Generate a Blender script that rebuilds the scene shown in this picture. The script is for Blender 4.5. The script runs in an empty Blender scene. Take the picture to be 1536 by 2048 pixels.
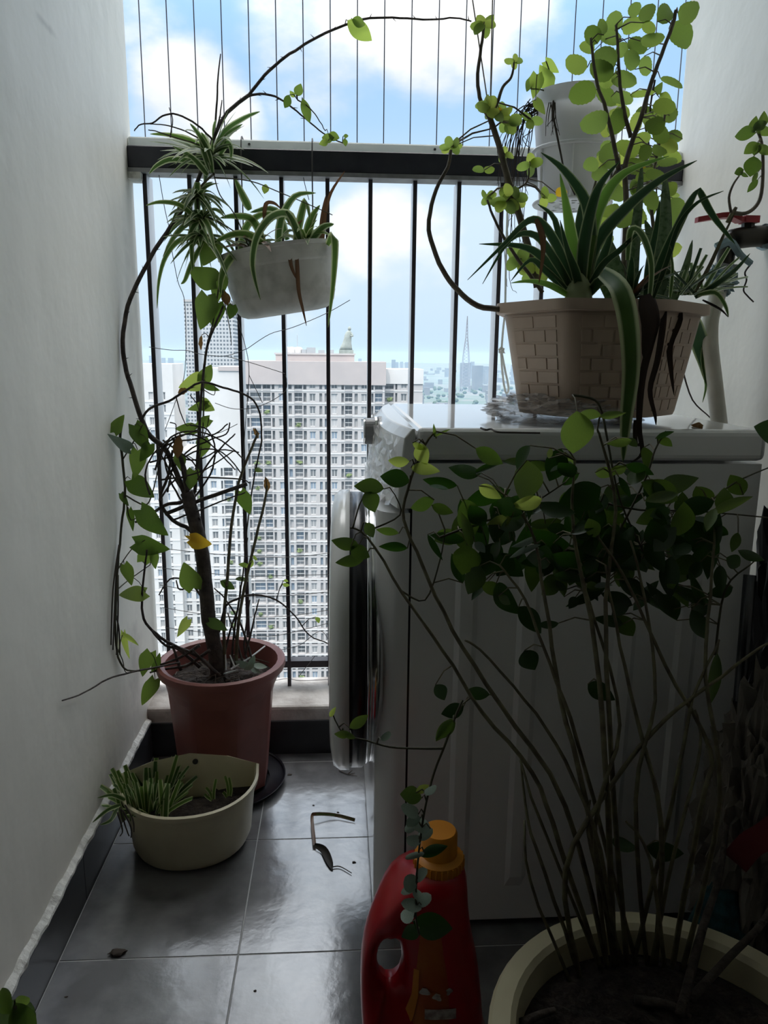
import bpy, bmesh, math, random
from mathutils import Vector, Matrix, noise as mnoise
random.seed(7)
scene = bpy.context.scene
col = scene.collection

# ------------------------------------------------------------------ camera
FPX = 1500.0; PITCH = math.atan(312/FPX); YAW = math.atan(92/FPX); ROLL = 0.0105; CH = 0.97
_fw = Vector((math.sin(YAW)*math.cos(PITCH), math.cos(YAW)*math.cos(PITCH), -math.sin(PITCH)))
_r0 = Vector((math.cos(YAW), -math.sin(YAW), 0)); _u0 = _r0.cross(_fw)
_r = _r0*math.cos(ROLL) + _u0*math.sin(ROLL); _u = _u0*math.cos(ROLL) - _r0*math.sin(ROLL)
CAM = Vector((0, 0, CH))
cd = bpy.data.cameras.new('camera'); cam = bpy.data.objects.new('camera', cd); col.objects.link(cam)
cd.sensor_fit = 'HORIZONTAL'; cd.sensor_width = 36; cd.lens = FPX/1536*36
cd.clip_start = 0.02; cd.clip_end = 30000
m3 = Matrix((_r, _u, -_fw)).transposed()
cam.matrix_world = Matrix.Translation(CAM) @ m3.to_4x4()
scene.camera = cam
def ray(x, y): return _fw + _r*((x-768)/FPX) - _u*((y-1024)/FPX)
def P(x, y, Y):
    d = ray(x, y); q = CAM + d*(Y/d.y)
    if Y < 1.85 and q.x < -.461: q = CAM + d*(-.461/d.x)      # nothing passes through the side walls
    if Y < 1.85 and q.x > .794: q = CAM + d*(.794/d.x)
    return q
def PZ(x, y, Z):
    d = ray(x, y); return CAM + d*((Z-CH)/d.z)

# ------------------------------------------------------------------ view, world, sun
vs = scene.view_settings
vs.view_transform = 'Standard'; vs.look = 'None'; vs.gamma = 1; vs.use_curve_mapping = False
vs.exposure = 0.4
scene.cycles.max_bounces = 10; scene.cycles.diffuse_bounces = 5; scene.cycles.transparent_max_bounces = 8; scene.cycles.volume_bounces = 0; scene.cycles.adaptive_threshold = .03
SKY_STRENGTH = 1.0
SUN_STRENGTH = 1.3
w = bpy.data.worlds.new('sky'); scene.world = w; w.use_nodes = True
nt = w.node_tree; nt.nodes.clear()
def N(tree, typ, **kw):
    n = tree.nodes.new(typ)
    for k, v in kw.items(): setattr(n, k, v)
    return n
def L(tree, a, b): tree.links.new(a, b)
tc = N(nt, 'ShaderNodeTexCoord'); sep = N(nt, 'ShaderNodeSeparateXYZ'); L(nt, tc.outputs['Generated'], sep.inputs[0])
ramp = N(nt, 'ShaderNodeValToRGB'); L(nt, sep.outputs['Z'], ramp.inputs[0])
e = ramp.color_ramp.elements
e[0].position = 0.0; e[0].color = (0.44, 0.58, 0.71, 1)
e[1].position = 0.95; e[1].color = (0.88, 0.87, 0.85, 1)
for p, c in ((0.06, (0.50, 0.63, 0.77, 1)), (0.17, (0.54, 0.67, 0.81, 1)), (0.27, (0.36, 0.55, 0.78, 1)), (0.37, (0.30, 0.50, 0.78, 1)), (0.55, (0.66, 0.75, 0.85, 1))):
    q = e.new(p); q.color = c
def clouds_node():
    nz = N(nt, 'ShaderNodeTexNoise'); nz.inputs['Scale'].default_value = 5.0; nz.inputs['Detail'].default_value = 9
    nz.inputs['Roughness'].default_value = 0.56
    mp = N(nt, 'ShaderNodeMapping'); mp.inputs['Scale'].default_value = (1, 1, 1.7); mp.inputs['Location'].default_value = (3.1, 0.4, 1.2)
    L(nt, tc.outputs['Generated'], mp.inputs[0]); L(nt, mp.outputs[0], nz.inputs['Vector'])
    acc = None
    for bx, by, br, amp in ((390, 235, 150, .42), (650, 85, 190, .32), (860, 30, 200, .36), (1000, 20, 130, .16), (755, 455, 120, .30),
                            (840, 530, 130, .20), (300, 0, 110, .12), (600, 420, 190, .12), (330, 430, 120, .14), (1150, 300, 170, .12), (480, 560, 200, .08)):
        d = ray(bx, by).normalized()
        dot = N(nt, 'ShaderNodeVectorMath', operation='DOT_PRODUCT')
        nv = N(nt, 'ShaderNodeVectorMath', operation='NORMALIZE'); L(nt, tc.outputs['Generated'], nv.inputs[0])
        L(nt, nv.outputs[0], dot.inputs[0]); dot.inputs[1].default_value = d
        mr = N(nt, 'ShaderNodeMapRange', interpolation_type='SMOOTHSTEP')
        mr.inputs['From Min'].default_value = math.cos(br/FPX*1.05); mr.inputs['From Max'].default_value = math.cos(br/FPX*0.25)
        mr.inputs['To Min'].default_value = 0; mr.inputs['To Max'].default_value = amp
        L(nt, dot.outputs['Value'], mr.inputs['Value'])
        if acc is None: acc = mr.outputs[0]
        else:
            ad = N(nt, 'ShaderNodeMath', operation='MAXIMUM'); L(nt, acc, ad.inputs[0]); L(nt, mr.outputs[0], ad.inputs[1]); acc = ad.outputs[0]
    s = N(nt, 'ShaderNodeMath', operation='ADD'); L(nt, nz.outputs[0], s.inputs[0]); L(nt, acc, s.inputs[1])
    mr = N(nt, 'ShaderNodeMapRange', interpolation_type='SMOOTHSTEP')
    mr.inputs['From Min'].default_value = 0.58; mr.inputs['From Max'].default_value = .92
    L(nt, s.outputs[0], mr.inputs['Value'])
    return mr.outputs[0], nz
cl, nz = clouds_node()
cshade = N(nt, 'ShaderNodeValToRGB'); L(nt, nz.outputs[0], cshade.inputs[0])
cshade.color_ramp.elements[0].position = .35; cshade.color_ramp.elements[0].color = (0.64, 0.69, 0.75, 1)
cshade.color_ramp.elements[1].position = .62; cshade.color_ramp.elements[1].color = (0.85, 0.85, 0.86, 1)
mix = N(nt, 'ShaderNodeMixRGB'); L(nt, cl, mix.inputs[0]); L(nt, ramp.outputs[0], mix.inputs[1]); L(nt, cshade.outputs[0], mix.inputs[2])
zenith_boost = N(nt, 'ShaderNodeMapRange', interpolation_type='SMOOTHSTEP'); L(nt, sep.outputs['Z'], zenith_boost.inputs['Value'])
zenith_boost.inputs['From Min'].default_value = .30; zenith_boost.inputs['From Max'].default_value = 1.0; zenith_boost.inputs['To Min'].default_value = SKY_STRENGTH; zenith_boost.inputs['To Max'].default_value = SKY_STRENGTH*6.4  # boost added to the unseen sky overhead, to brighten the balcony inside
bg = N(nt, 'ShaderNodeBackground'); L(nt, mix.outputs[0], bg.inputs[0]); L(nt, zenith_boost.outputs[0], bg.inputs[1])
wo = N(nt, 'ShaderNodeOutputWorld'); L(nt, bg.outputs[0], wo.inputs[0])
sd = bpy.data.lights.new('sun', 'SUN'); sun = bpy.data.objects.new('sun', sd); col.objects.link(sun)
sd.energy = SUN_STRENGTH; sd.angle = 0.01; sd.color = (1, .96, .9)
sun.rotation_euler = Vector((0.25, 0.62, -0.74)).to_track_quat('-Z', 'Y').to_euler()
sun.location = (0, -20, 60)

# ------------------------------------------------------------------ materials
MATS = {}
def mat(name, color, rough=.6, metal=0, var=0.0, vscale=20, bump=0.0, bscale=60, spec=.5, color2=None, coords='Object', trans=0, transcol=None, detail=4, vlo=.35, vhi=.65):
    if name in MATS: return MATS[name]
    m = bpy.data.materials.new(name); m.use_nodes = True; t = m.node_tree
    b = t.nodes['Principled BSDF']; out = t.nodes['Material Output']
    b.inputs['Roughness'].default_value = rough; b.inputs['Metallic'].default_value = metal
    b.inputs['Specular IOR Level'].default_value = spec
    c4 = (*color, 1); b.inputs['Base Color'].default_value = c4
    tcn = N(t, 'ShaderNodeTexCoord' if coords != 'Position' else 'ShaderNodeNewGeometry')
    if var > 0 or color2 is not None:
        nz = N(t, 'ShaderNodeTexNoise'); nz.inputs['Scale'].default_value = vscale; nz.inputs['Detail'].default_value = detail
        L(t, tcn.outputs[coords], nz.inputs['Vector'])
        r = N(t, 'ShaderNodeValToRGB'); L(t, nz.outputs[0], r.inputs[0])
        c2 = color2 if color2 is not None else tuple(x*(1-var) for x in color)
        r.color_ramp.elements[0].position = vlo; r.color_ramp.elements[0].color = (*c2, 1)
        r.color_ramp.elements[1].position = vhi; r.color_ramp.elements[1].color = c4
        L(t, r.outputs[0], b.inputs['Base Color'])
    if bump > 0:
        nb = N(t, 'ShaderNodeTexNoise'); nb.inputs['Scale'].default_value = bscale; nb.inputs['Detail'].default_value = 5
        L(t, tcn.outputs[coords], nb.inputs['Vector'])
        bp = N(t, 'ShaderNodeBump'); bp.inputs['Strength'].default_value = bump; bp.inputs['Distance'].default_value = .01
        L(t, nb.outputs[0], bp.inputs['Height']); L(t, bp.outputs[0], b.inputs['Normal'])
    if trans > 0:
        tr = N(t, 'ShaderNodeBsdfTranslucent'); mx = N(t, 'ShaderNodeMixShader'); mx.inputs[0].default_value = trans
        tr.inputs[0].default_value = (*(transcol or color), 1)
        L(t, b.outputs[0], mx.inputs[1]); L(t, tr.outputs[0], mx.inputs[2]); L(t, mx.outputs[0], out.inputs[0])
    MATS[name] = m
    return m
def blade_mat(name, green, margin, trans=.3, lo=.30, hi=.42, center=None):
    if name in MATS: return MATS[name]
    m = bpy.data.materials.new(name); m.use_nodes = True; t = m.node_tree
    b = t.nodes['Principled BSDF']; out = t.nodes['Material Output']; b.inputs['Roughness'].default_value = .45
    uv = N(t, 'ShaderNodeUVMap'); sp = N(t, 'ShaderNodeSeparateXYZ'); L(t, uv.outputs[0], sp.inputs[0])
    s = N(t, 'ShaderNodeMath', operation='SUBTRACT'); L(t, sp.outputs[0], s.inputs[0]); s.inputs[1].default_value = .5
    a = N(t, 'ShaderNodeMath', operation='ABSOLUTE'); L(t, s.outputs[0], a.inputs[0])
    r = N(t, 'ShaderNodeValToRGB'); L(t, a.outputs[0], r.inputs[0])
    r.color_ramp.elements[0].position = lo; r.color_ramp.elements[0].color = (*green, 1)
    r.color_ramp.elements[1].position = hi; r.color_ramp.elements[1].color = (*margin, 1)
    if center:
        q = r.color_ramp.elements.new(0.03); q.color = (*center, 1); q = r.color_ramp.elements.new(0.07); q.color = (*green, 1)
    L(t, r.outputs[0], b.inputs['Base Color'])
    tr = N(t, 'ShaderNodeBsdfTranslucent'); mx = N(t, 'ShaderNodeMixShader'); mx.inputs[0].default_value = trans
    L(t, r.outputs[0], tr.inputs[0]); L(t, b.outputs[0], mx.inputs[1]); L(t, tr.outputs[0], mx.inputs[2]); L(t, mx.outputs[0], out.inputs[0])
    MATS[name] = m
    return m
def wall_mat(name, color, stain, marks=()):
    m = bpy.data.materials.new(name); m.use_nodes = True; t = m.node_tree; b = t.nodes['Principled BSDF']
    b.inputs['Roughness'].default_value = .55
    tcn = N(t, 'ShaderNodeTexCoord'); mp = N(t, 'ShaderNodeMapping'); mp.inputs['Scale'].default_value = (1, 1, .35)
    L(t, tcn.outputs['Object'], mp.inputs[0])
    n1 = N(t, 'ShaderNodeTexNoise'); n1.inputs['Scale'].default_value = 5; n1.inputs['Detail'].default_value = 8; n1.inputs['Roughness'].default_value = .6
    L(t, mp.outputs[0], n1.inputs['Vector'])
    r = N(t, 'ShaderNodeValToRGB'); L(t, n1.outputs[0], r.inputs[0])
    r.color_ramp.elements[0].position = .30; r.color_ramp.elements[0].color = (*stain, 1)
    r.color_ramp.elements[1].position = .52; r.color_ramp.elements[1].color = (*color, 1)
    cur = r.outputs[0]
    geo = N(t, 'ShaderNodeNewGeometry'); n3 = N(t, 'ShaderNodeTexNoise'); n3.inputs['Scale'].default_value = 30; n3.inputs['Detail'].default_value = 8
    L(t, geo.outputs['Position'], n3.inputs['Vector'])
    for (cx, cy, cz), (ry, rz), amt in marks:      # scuffs and grime patches
        mp2 = N(t, 'ShaderNodeMapping'); mp2.vector_type = 'TEXTURE'; mp2.inputs['Location'].default_value = (cx, cy, cz); mp2.inputs['Scale'].default_value = (10, ry, rz)
        L(t, geo.outputs['Position'], mp2.inputs[0])
        ln = N(t, 'ShaderNodeVectorMath', operation='LENGTH'); L(t, mp2.outputs[0], ln.inputs[0])
        ad = N(t, 'ShaderNodeMath', operation='ADD'); L(t, ln.outputs['Value'], ad.inputs[0]); L(t, n3.outputs[0], ad.inputs[1])
        mr = N(t, 'ShaderNodeMapRange', interpolation_type='SMOOTHSTEP'); L(t, ad.outputs[0], mr.inputs['Value'])
        mr.inputs['From Min'].default_value = .55; mr.inputs['From Max'].default_value = 1.35; mr.inputs['To Min'].default_value = amt; mr.inputs['To Max'].default_value = 0
        mm = N(t, 'ShaderNodeMixRGB'); L(t, mr.outputs[0], mm.inputs[0]); L(t, cur, mm.inputs[1]); mm.inputs[2].default_value = (.30, .28, .25, 1); cur = mm.outputs[0]
    L(t, cur, b.inputs['Base Color'])
    n2 = N(t, 'ShaderNodeTexNoise'); n2.inputs['Scale'].default_value = 14; n2.inputs['Detail'].default_value = 3
    L(t, tcn.outputs['Object'], n2.inputs['Vector'])
    bp = N(t, 'ShaderNodeBump'); bp.inputs['Strength'].default_value = .25; bp.inputs['Distance'].default_value = .01
    L(t, n2.outputs[0], bp.inputs['Height']); L(t, bp.outputs[0], b.inputs['Normal'])
    MATS[name] = m
    return m
M_wall = wall_mat('white_wall_paint', (.86, .825, .745), (.77, .74, .665))
def PXW(x, y, X):
    d = ray(x, y); return tuple(CAM + d*(X/d.x))
M_walll = wall_mat('white_wall_paint_left', (.86, .825, .745), (.77, .74, .665), ((PXW(90, 48, -.468), (.075, .012), .35), (PXW(252, 330, -.468), (.03, .10), .5), (PXW(258, 600, -.468), (.05, .28), .28), (PXW(262, 950, -.468), (.06, .18), .25), (PXW(270, 1330, -.468), (.10, .16), .45), (PXW(215, 1560, -.468), (.14, .07), .35)))
M_tile = mat('slate_tile', (.185, .185, .19), .20, spec=.5, color2=(.085, .085, .09), vscale=9, detail=12, bump=.10, bscale=22, vlo=.38, vhi=.62, coords='Position')
MATS['slate_tile'].node_tree.nodes['Principled BSDF'].inputs['IOR'].default_value = 2.1
M_base = mat('dark_skirting', (.035, .037, .042), .35, color2=(.024, .025, .028), vscale=14)
M_grout = mat('grey_grout', (.42, .42, .42), .9)
M_plaster = mat('rough_plaster', (.72, .71, .67), .9, color2=(.45, .44, .41), vscale=45, bump=.5, bscale=90, vlo=.3, vhi=.55)
M_concrete = mat('worn_concrete', (.62, .58, .54), .85, color2=(.36, .32, .29), vscale=16, detail=9, bump=.4, bscale=50, vlo=.3, vhi=.6)
M_railface = mat('dark_rail_paint', (.018, .019, .028), .45, color2=(.028, .029, .038), vscale=30)
M_alu = mat('pale_aluminium', (.30, .30, .305), .45, .3, var=.35, vscale=30)
M_white = mat('white_enamel', (.78, .78, .765), .16)
M_trackw = mat('track_white', (.76, .78, .75), .5, var=.1, vscale=40, trans=.45, transcol=(.8, .82, .79))
M_bar = mat('baluster_paint', (.60, .60, .61), .4)
M_bardark = mat('baluster_edge_paint', (.025, .02, .025), .5)
M_steel = mat('steel_cable', (.16, .15, .16), .4, .6)
M_wire = mat('galvanised_wire', (.10, .095, .09), .5, .4)
M_dark = mat('black_plastic', (.012, .012, .016), .25)
M_chrome = mat('chrome_trim', (.75, .76, .78), .12, 1.0)
M_greyplastic = mat('grey_plastic', (.26, .26, .27), .35)
M_soil = mat('potting_soil', (.045, .033, .026), .95, color2=(.015, .011, .009), vscale=70, bump=1, bscale=90)
M_bark = mat('dark_bark', (.075, .058, .048), .85, color2=(.035, .028, .024), vscale=60, bump=.5, bscale=120)
M_barkg = mat('green_brown_stem', (.16, .145, .075), .7, color2=(.075, .06, .035), vscale=50)
M_vine = mat('vine_stem', (.06, .055, .028), .7)
M_fleshy = mat('fleshy_stem', (.16, .13, .09), .7, color2=(.09, .07, .05), vscale=50)
M_terra = mat('terracotta_plastic', (.24, .075, .06), .42, color2=(.19, .06, .05), vscale=12)
M_cream = mat('cream_plastic', (.60, .55, .37), .45, color2=(.50, .45, .30), vscale=10)
M_oldwhite = mat('stained_white_plastic', (.50, .49, .445), .5, color2=(.34, .325, .285), vscale=22, detail=14, vlo=.30, vhi=.56)
M_potwhite = mat('white_pot_plastic', (.76, .76, .765), .4, trans=.18, transcol=(.8, .8, .8))
M_beige = mat('beige_planter_plastic', (.50, .38, .29), .5, color2=(.44, .33, .25), vscale=10)
M_red = mat('red_bottle_plastic', (.42, .008, .016), .30)
M_orange = mat('orange_cap_plastic', (.70, .26, .015), .4)
LEAFG = [mat('leaf_deep', (.050, .095, .020), .4, trans=.38, transcol=(.14, .24, .03), var=.25, vscale=25),
         mat('leaf_mid', (.080, .135, .030), .42, trans=.42, transcol=(.22, .33, .05), var=.2, vscale=25),
         mat('leaf_bright', (.14, .21, .04), .45, trans=.5, transcol=(.36, .48, .08), var=.15, vscale=25)]
M_leafdark = mat('leaf_glossy_dark', (.018, .045, .012), .35, trans=.22, transcol=(.05, .16, .01))
M_lime = mat('leaf_lime', (.24, .31, .06), .5, trans=.55, transcol=(.55, .66, .12), var=.15, vscale=25)
M_oreg = mat('leaf_soft_green', (.12, .19, .05), .7, trans=.48, transcol=(.32, .45, .09), var=.2, vscale=30)
M_yellow = mat('leaf_yellow', (.55, .33, .02), .55, trans=.5, transcol=(.80, .50, .03), color2=(.40, .22, .02), vscale=30)
M_brownleaf = mat('leaf_dry_brown', (.20, .10, .04), .8, trans=.3, transcol=(.38, .20, .06), color2=(.08, .04, .02), vscale=40)
M_silver = mat('leaf_silver', (.30, .36, .31), .5, trans=.15, transcol=(.2, .3, .2), color2=(.14, .2, .14), vscale=60)
M_spider = blade_mat('spider_blade', (.065, .13, .03), (.50, .56, .32), .40, .26, .38)
M_spiderc = blade_mat('spider_blade_pale', (.09, .17, .03), (.50, .55, .28), .42, .26, .40)
M_agave = blade_mat('agave_blade', (.028, .072, .026), (.36, .42, .22), .22, .36, .47)
M_agaveb = blade_mat('agave_blade_bright', (.12, .24, .035), (.42, .50, .22), .5, .38, .47)
M_dryblade = blade_mat('dry_blade', (.17, .085, .04), (.10, .05, .025), .3, .3, .5)
M_aloe = mat('aloe_skin', (.05, .085, .045), .5, color2=(.13, .17, .11), vscale=110, trans=.12, transcol=(.1, .2, .05), vlo=.5, vhi=.62)
M_root = mat('dry_root', (.05, .038, .03), .9)

# ------------------------------------------------------------------ mesh helpers
def obj(name, verts, faces, m=None, parent=None, smooth=False, uvs=None, mats=None, midx=None):
    me = bpy.data.meshes.new(name)
    if parent is not None:
        o0 = Vector(parent['_o']); verts = [Vector(v)-o0 for v in verts]
    me.from_pydata([tuple(v) for v in verts], [], faces)
    if mats:
        for q in mats: me.materials.append(q)
        if midx:
            for p, i in zip(me.polygons, midx): p.material_index = i
    elif m: me.materials.append(m)
    if smooth:
        for p in me.polygons: p.use_smooth = True
    if uvs:
        l = me.uv_layers.new(name='UVMap')
        for p in me.polygons:
            for li in p.loop_indices: l.data[li].uv = uvs[me.loops[li].vertex_index]
    me.update()
    o = bpy.data.objects.new(name, me); col.objects.link(o)
    if parent is not None: o.parent = parent; o['_o'] = list(parent['_o'])
    else: o['_o'] = [0, 0, 0]
    return o
def tag(o, label, cat=None, group=None, kind=None):
    if label: o['label'] = label
    if cat: o['category'] = cat
    if group: o['group'] = group
    if kind: o['kind'] = kind
    return o
def thing(name, label, cat, loc, group=None, kind=None):
    o = bpy.data.objects.new(name, None); col.objects.link(o); o.location = loc; o.empty_display_size = .05
    o['_o'] = list(loc)
    return tag(o, label, cat, group, kind)
def boxv(x0, x1, y0, y1, z0, z1):
    v = [(x0,y0,z0),(x1,y0,z0),(x1,y1,z0),(x0,y1,z0),(x0,y0,z1),(x1,y0,z1),(x1,y1,z1),(x0,y1,z1)]
    f = [(0,3,2,1),(4,5,6,7),(0,1,5,4),(1,2,6,5),(2,3,7,6),(3,0,4,7)]
    return v, f
class MB:
    def __init__(s): s.v = []; s.f = []; s.mi = []; s.uv = []
    def add(s, v, f, mi=0, uv=None):
        n = len(s.v); s.v += [Vector(p) for p in v]; s.f += [tuple(i+n for i in q) for q in f]; s.mi += [mi]*len(f)
        s.uv += uv if uv else [(0, 0)]*len(v)
        return s
    def box(s, *a, mi=0): return s.add(*boxv(*a), mi=mi)
    def build(s, name, m, parent=None, smooth=False, mats=None):
        return obj(name, s.v, s.f, m, parent, smooth, uvs=s.uv, mats=mats, midx=s.mi if mats else None)
def bevel(o, w=.004, seg=2):
    md = o.modifiers.new('bevel', 'BEVEL'); md.width = w; md.segments = seg; md.limit_method = 'ANGLE'; md.angle_limit = .6
    return o
def smooth_path(pts, sub=4):
    pts = [Vector(p) for p in pts]
    if len(pts) < 3: return pts
    out = []
    for i in range(len(pts)-1):
        p0 = pts[max(i-1, 0)]; p1 = pts[i]; p2 = pts[i+1]; p3 = pts[min(i+2, len(pts)-1)]
        for k in range(sub):
            t = k/sub
            out.append(.5*((2*p1)+(p2-p0)*t+(2*p0-5*p1+4*p2-p3)*t*t+(3*p1-p0-3*p2+p3)*t**3))
    out.append(pts[-1]); return out
def tube(pts, r0, r1=None, seg=6, cap=True):
    r1 = r0 if r1 is None else r1
    n = len(pts); v = []; f = []
    nrm = None
    for i, p in enumerate(pts):
        t = (pts[min(i+1, n-1)]-pts[max(i-1, 0)])
        t = t.normalized() if t.length > 1e-9 else Vector((0, 0, 1))
        if nrm is None:
            a = Vector((0, 0, 1)) if abs(t.z) < .9 else Vector((1, 0, 0)); nrm = t.cross(a).normalized()
        else:
            nrm = (nrm - t*nrm.dot(t))
            nrm = nrm.normalized() if nrm.length > 1e-9 else t.orthogonal().normalized()
        b = t.cross(nrm)
        rr = r0+(r1-r0)*i/max(n-1, 1) if not callable(r0) else r0(i/max(n-1, 1))
        for k in range(seg):
            a = 2*math.pi*k/seg; v.append(p+(nrm*math.cos(a)+b*math.sin(a))*rr)
    for i in range(n-1):
        for k in range(seg):
            k2 = (k+1) % seg; f.append((i*seg+k, i*seg+k2, (i+1)*seg+k2, (i+1)*seg+k))
    if cap:
        f.append(tuple(reversed(range(seg)))); f.append(tuple(range((n-1)*seg, n*seg)))
    return v, f
def lathe(prof, c=(0, 0, 0), seg=32, cap0=True, cap1=False):
    v = []; f = []; c = Vector(c)
    for r, z in prof:
        for k in range(seg):
            a = 2*math.pi*k/seg; v.append(c+Vector((r*math.cos(a), r*math.sin(a), z)))
    for i in range(len(prof)-1):
        for k in range(seg):
            k2 = (k+1) % seg; f.append((i*seg+k, i*seg+k2, (i+1)*seg+k2, (i+1)*seg+k))
    if cap0: f.append(tuple(reversed(range(seg))))
    if cap1: f.append(tuple(range((len(prof)-1)*seg, len(prof)*seg)))
    return v, f
def loft(rings, cap0=True, cap1=False):
    n = len(rings[0]); v = [Vector(p) for r in rings for p in r]; f = []
    for i in range(len(rings)-1):
        for k in range(n):
            k2 = (k+1) % n; f.append((i*n+k, i*n+k2, (i+1)*n+k2, (i+1)*n+k))
    if cap0: f.append(tuple(reversed(range(n))))
    if cap1: f.append(tuple(range((len(rings)-1)*n, len(rings)*n)))
    return v, f

# ------------------------------------------------------------------ plant kit
_leafcache = {}
def leaf_mesh(kind, var, m):
    key = (kind, var, m.name)
    if key in _leafcache: return _leafcache[key]
    rnd = random.Random(hash((kind, var)) & 0xffff if False else (sum(map(ord, kind))*17+var*31))
    rows = {'heart': 12, 'oval': 10, 'round': 13, 'crisp': 8}[kind]
    curl = rnd.uniform(-.05, .28); fold = rnd.uniform(.04, .16); side = rnd.uniform(-.08, .08)
    v = []; f = []
    for i in range(rows+1):
        t = i/rows
        if kind == 'heart':
            wd = .5*max(0, math.sin(math.pi*min(1, t**.52)))**.72*(1-.12*t)
            y = t
            if i == 0: wd = .27; y = -.06
        elif kind == 'oval': wd = .5*math.sin(math.pi*t**.85)**.85 if 0 < t < 1 else .0
        elif kind == 'round':
            wd = .5*math.sqrt(max(0, 1-(2*min(1, t**.9)-1)**2))
            if 0 < i < rows: wd *= 1+.03*(1 if i % 2 else -1)
        else:
            wd = .5*math.sin(math.pi*t)**.8*rnd.uniform(.7, 1.15) if 0 < t < 1 else 0
        if kind != 'heart': y = t
        wd = max(wd, .012)
        zc = -curl*t*t + (rnd.uniform(-.05, .05) if kind == 'crisp' else 0)
        xo = side*math.sin(math.pi*t)
        for s in (-1, 0, 1):
            yy = y + (-.06*abs(s) if kind == 'heart' and i == 0 else 0)
            v.append((xo+wd*s, yy if not (kind == 'heart' and i == 0 and s == 0) else .02, zc+fold*abs(s)*wd*1.6))
    for i in range(rows):
        for k in range(2): f.append((i*3+k, i*3+k+1, (i+1)*3+k+1, (i+1)*3+k))
    me = bpy.data.meshes.new('leaf'); me.from_pydata(v, [], f); me.materials.append(m)
    for p in me.polygons: p.use_smooth = True
    me.update(); _leafcache[key] = me
    return me
class Plant:
    def __init__(s, name, label, cat, loc, group=None):
        s.root = thing(name, label, cat, loc, group); s.paths = []; s.pet = MB(); s.n = 0
        s.rnd = random.Random(sum(map(ord, label)))
        s.petmat = None
    def stem(s, pts, r0, r1=None, m=None, name='stem', seg=6, wob=0.0, sub=4, collect=True):
        w3 = [P(*p) if not isinstance(p, Vector) else p for p in pts]
        path = smooth_path(w3, sub)
        if wob: path = [p+Vector((s.rnd.uniform(-1, 1), s.rnd.uniform(-1, 1), s.rnd.uniform(-1, 1)))*wob for p in path]
        v, f = tube(path, r0, r0*.5 if r1 is None else r1, seg)
        if collect: s.paths.append(path)
        s.petmat = s.petmat or m
        return obj(name, v, f, m, s.root, True)
    def leaf3(s, base, tip, width, kind='oval', m=None, tilt=None, pet=True, name='leaf', spin=None):
        ax = tip-base; Ln = ax.length; ax.normalize()
        view = (CAM-base).normalized()
        nrm = (view-ax*view.dot(ax)).normalized()
        tilt = s.rnd.uniform(-.7, .7) if tilt is None else tilt
        nrm = Matrix.Rotation(tilt, 3, ax) @ nrm
        x = ax.cross(nrm).normalized()
        if s.rnd.random() < .5: nrm = -nrm; x = -x
        me = leaf_mesh(kind, s.rnd.randint(0, 4), m)
        o = bpy.data.objects.new(name, me); col.objects.link(o)
        mw = Matrix((( x.x*width, ax.x*Ln, nrm.x*Ln*.8, base.x), (x.y*width, ax.y*Ln, nrm.y*Ln*.8, base.y), (x.z*width, ax.z*Ln, nrm.z*Ln*.8, base.z), (0, 0, 0, 1)))
        o.parent = s.root; o.matrix_basis = Matrix.Translation(-Vector(s.root['_o'])) @ mw
        o['_o'] = list(s.root['_o'])
        if pet and s.paths:
            q = min((p for path in s.paths for p in path), key=lambda p: (p-base).length_squared)
            if .002 < (q-base).length < .09:
                mid = (q+base)/2+Vector((0, 0, .006))
                s.pet.add(*tube([q, mid, base], .0011, .0008, 4, False))
        return o
    def leaf(s, cx, cy, Y, Ln, Wd, ang, kind='oval', m=None, tilt=None, dY=None, pet=True, name='leaf'):
        a = math.radians(ang); dx, dy = math.cos(a)*Ln/2, math.sin(a)*Ln/2
        sc = (P(cx+1, cy, Y)-P(cx, cy, Y)).length
        dY = s.rnd.uniform(-.5, .5)*Ln*sc if dY is None else dY
        return s.leaf3(P(cx-dx, cy-dy, Y), P(cx+dx, cy+dy, Y+dY), Wd*sc, kind, m, tilt, pet, name)
    def blade3(s, path, width, m, name='leaf', fold=.25, prof=None):
        n = len(path); v = []; f = []; uv = []
        prev = None
        for i, p in enumerate(path):
            t = i/(n-1)
            tg = (path[min(i+1, n-1)]-path[max(i-1, 0)]).normalized()
            view = (CAM-p).normalized()
            up = Vector((0, 0, 1))
            ref = (up*.9+view*.6) if s._bm == 0 else view
            side = tg.cross(ref)
            side = side.normalized() if side.length > 1e-6 else (prev or Vector((1, 0, 0)))
            if prev is not None and side.dot(prev) < 0: side = -side
            if prev is not None: side = (side*.5+prev*.5).normalized()
            prev = side
            nr = side.cross(tg).normalized()
            wv = width*(prof(t) if prof else min(1, .55+2.2*t)*max(0, 1-t**2.2)**.75)/2
            wv = max(wv, .0004)
            for q, u in ((-1, 0), (-.5, .25), (0, .5), (.5, .75), (1, 1)):
                v.append(p+side*wv*q+nr*wv*fold*abs(q)); uv.append((u, t))
        for i in range(n-1):
            for k in range(4): f.append((i*5+k, i*5+k+1, (i+1)*5+k+1, (i+1)*5+k))
        return obj(name, v, f, m, s.root, True, uvs=uv)
    _bm = 0
    def blade(s, pts, wpx, m, name='leaf', fold=.25, prof=None, sub=4):
        w3 = [P(*p) for p in pts]; path = smooth_path(w3, sub)
        sc = (P(pts[0][0]+1, pts[0][1], pts[0][2])-P(*pts[0])).length
        s._bm = 1
        o = s.blade3(path, wpx*sc, m, name, fold, prof); s._bm = 0
        return o
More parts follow.
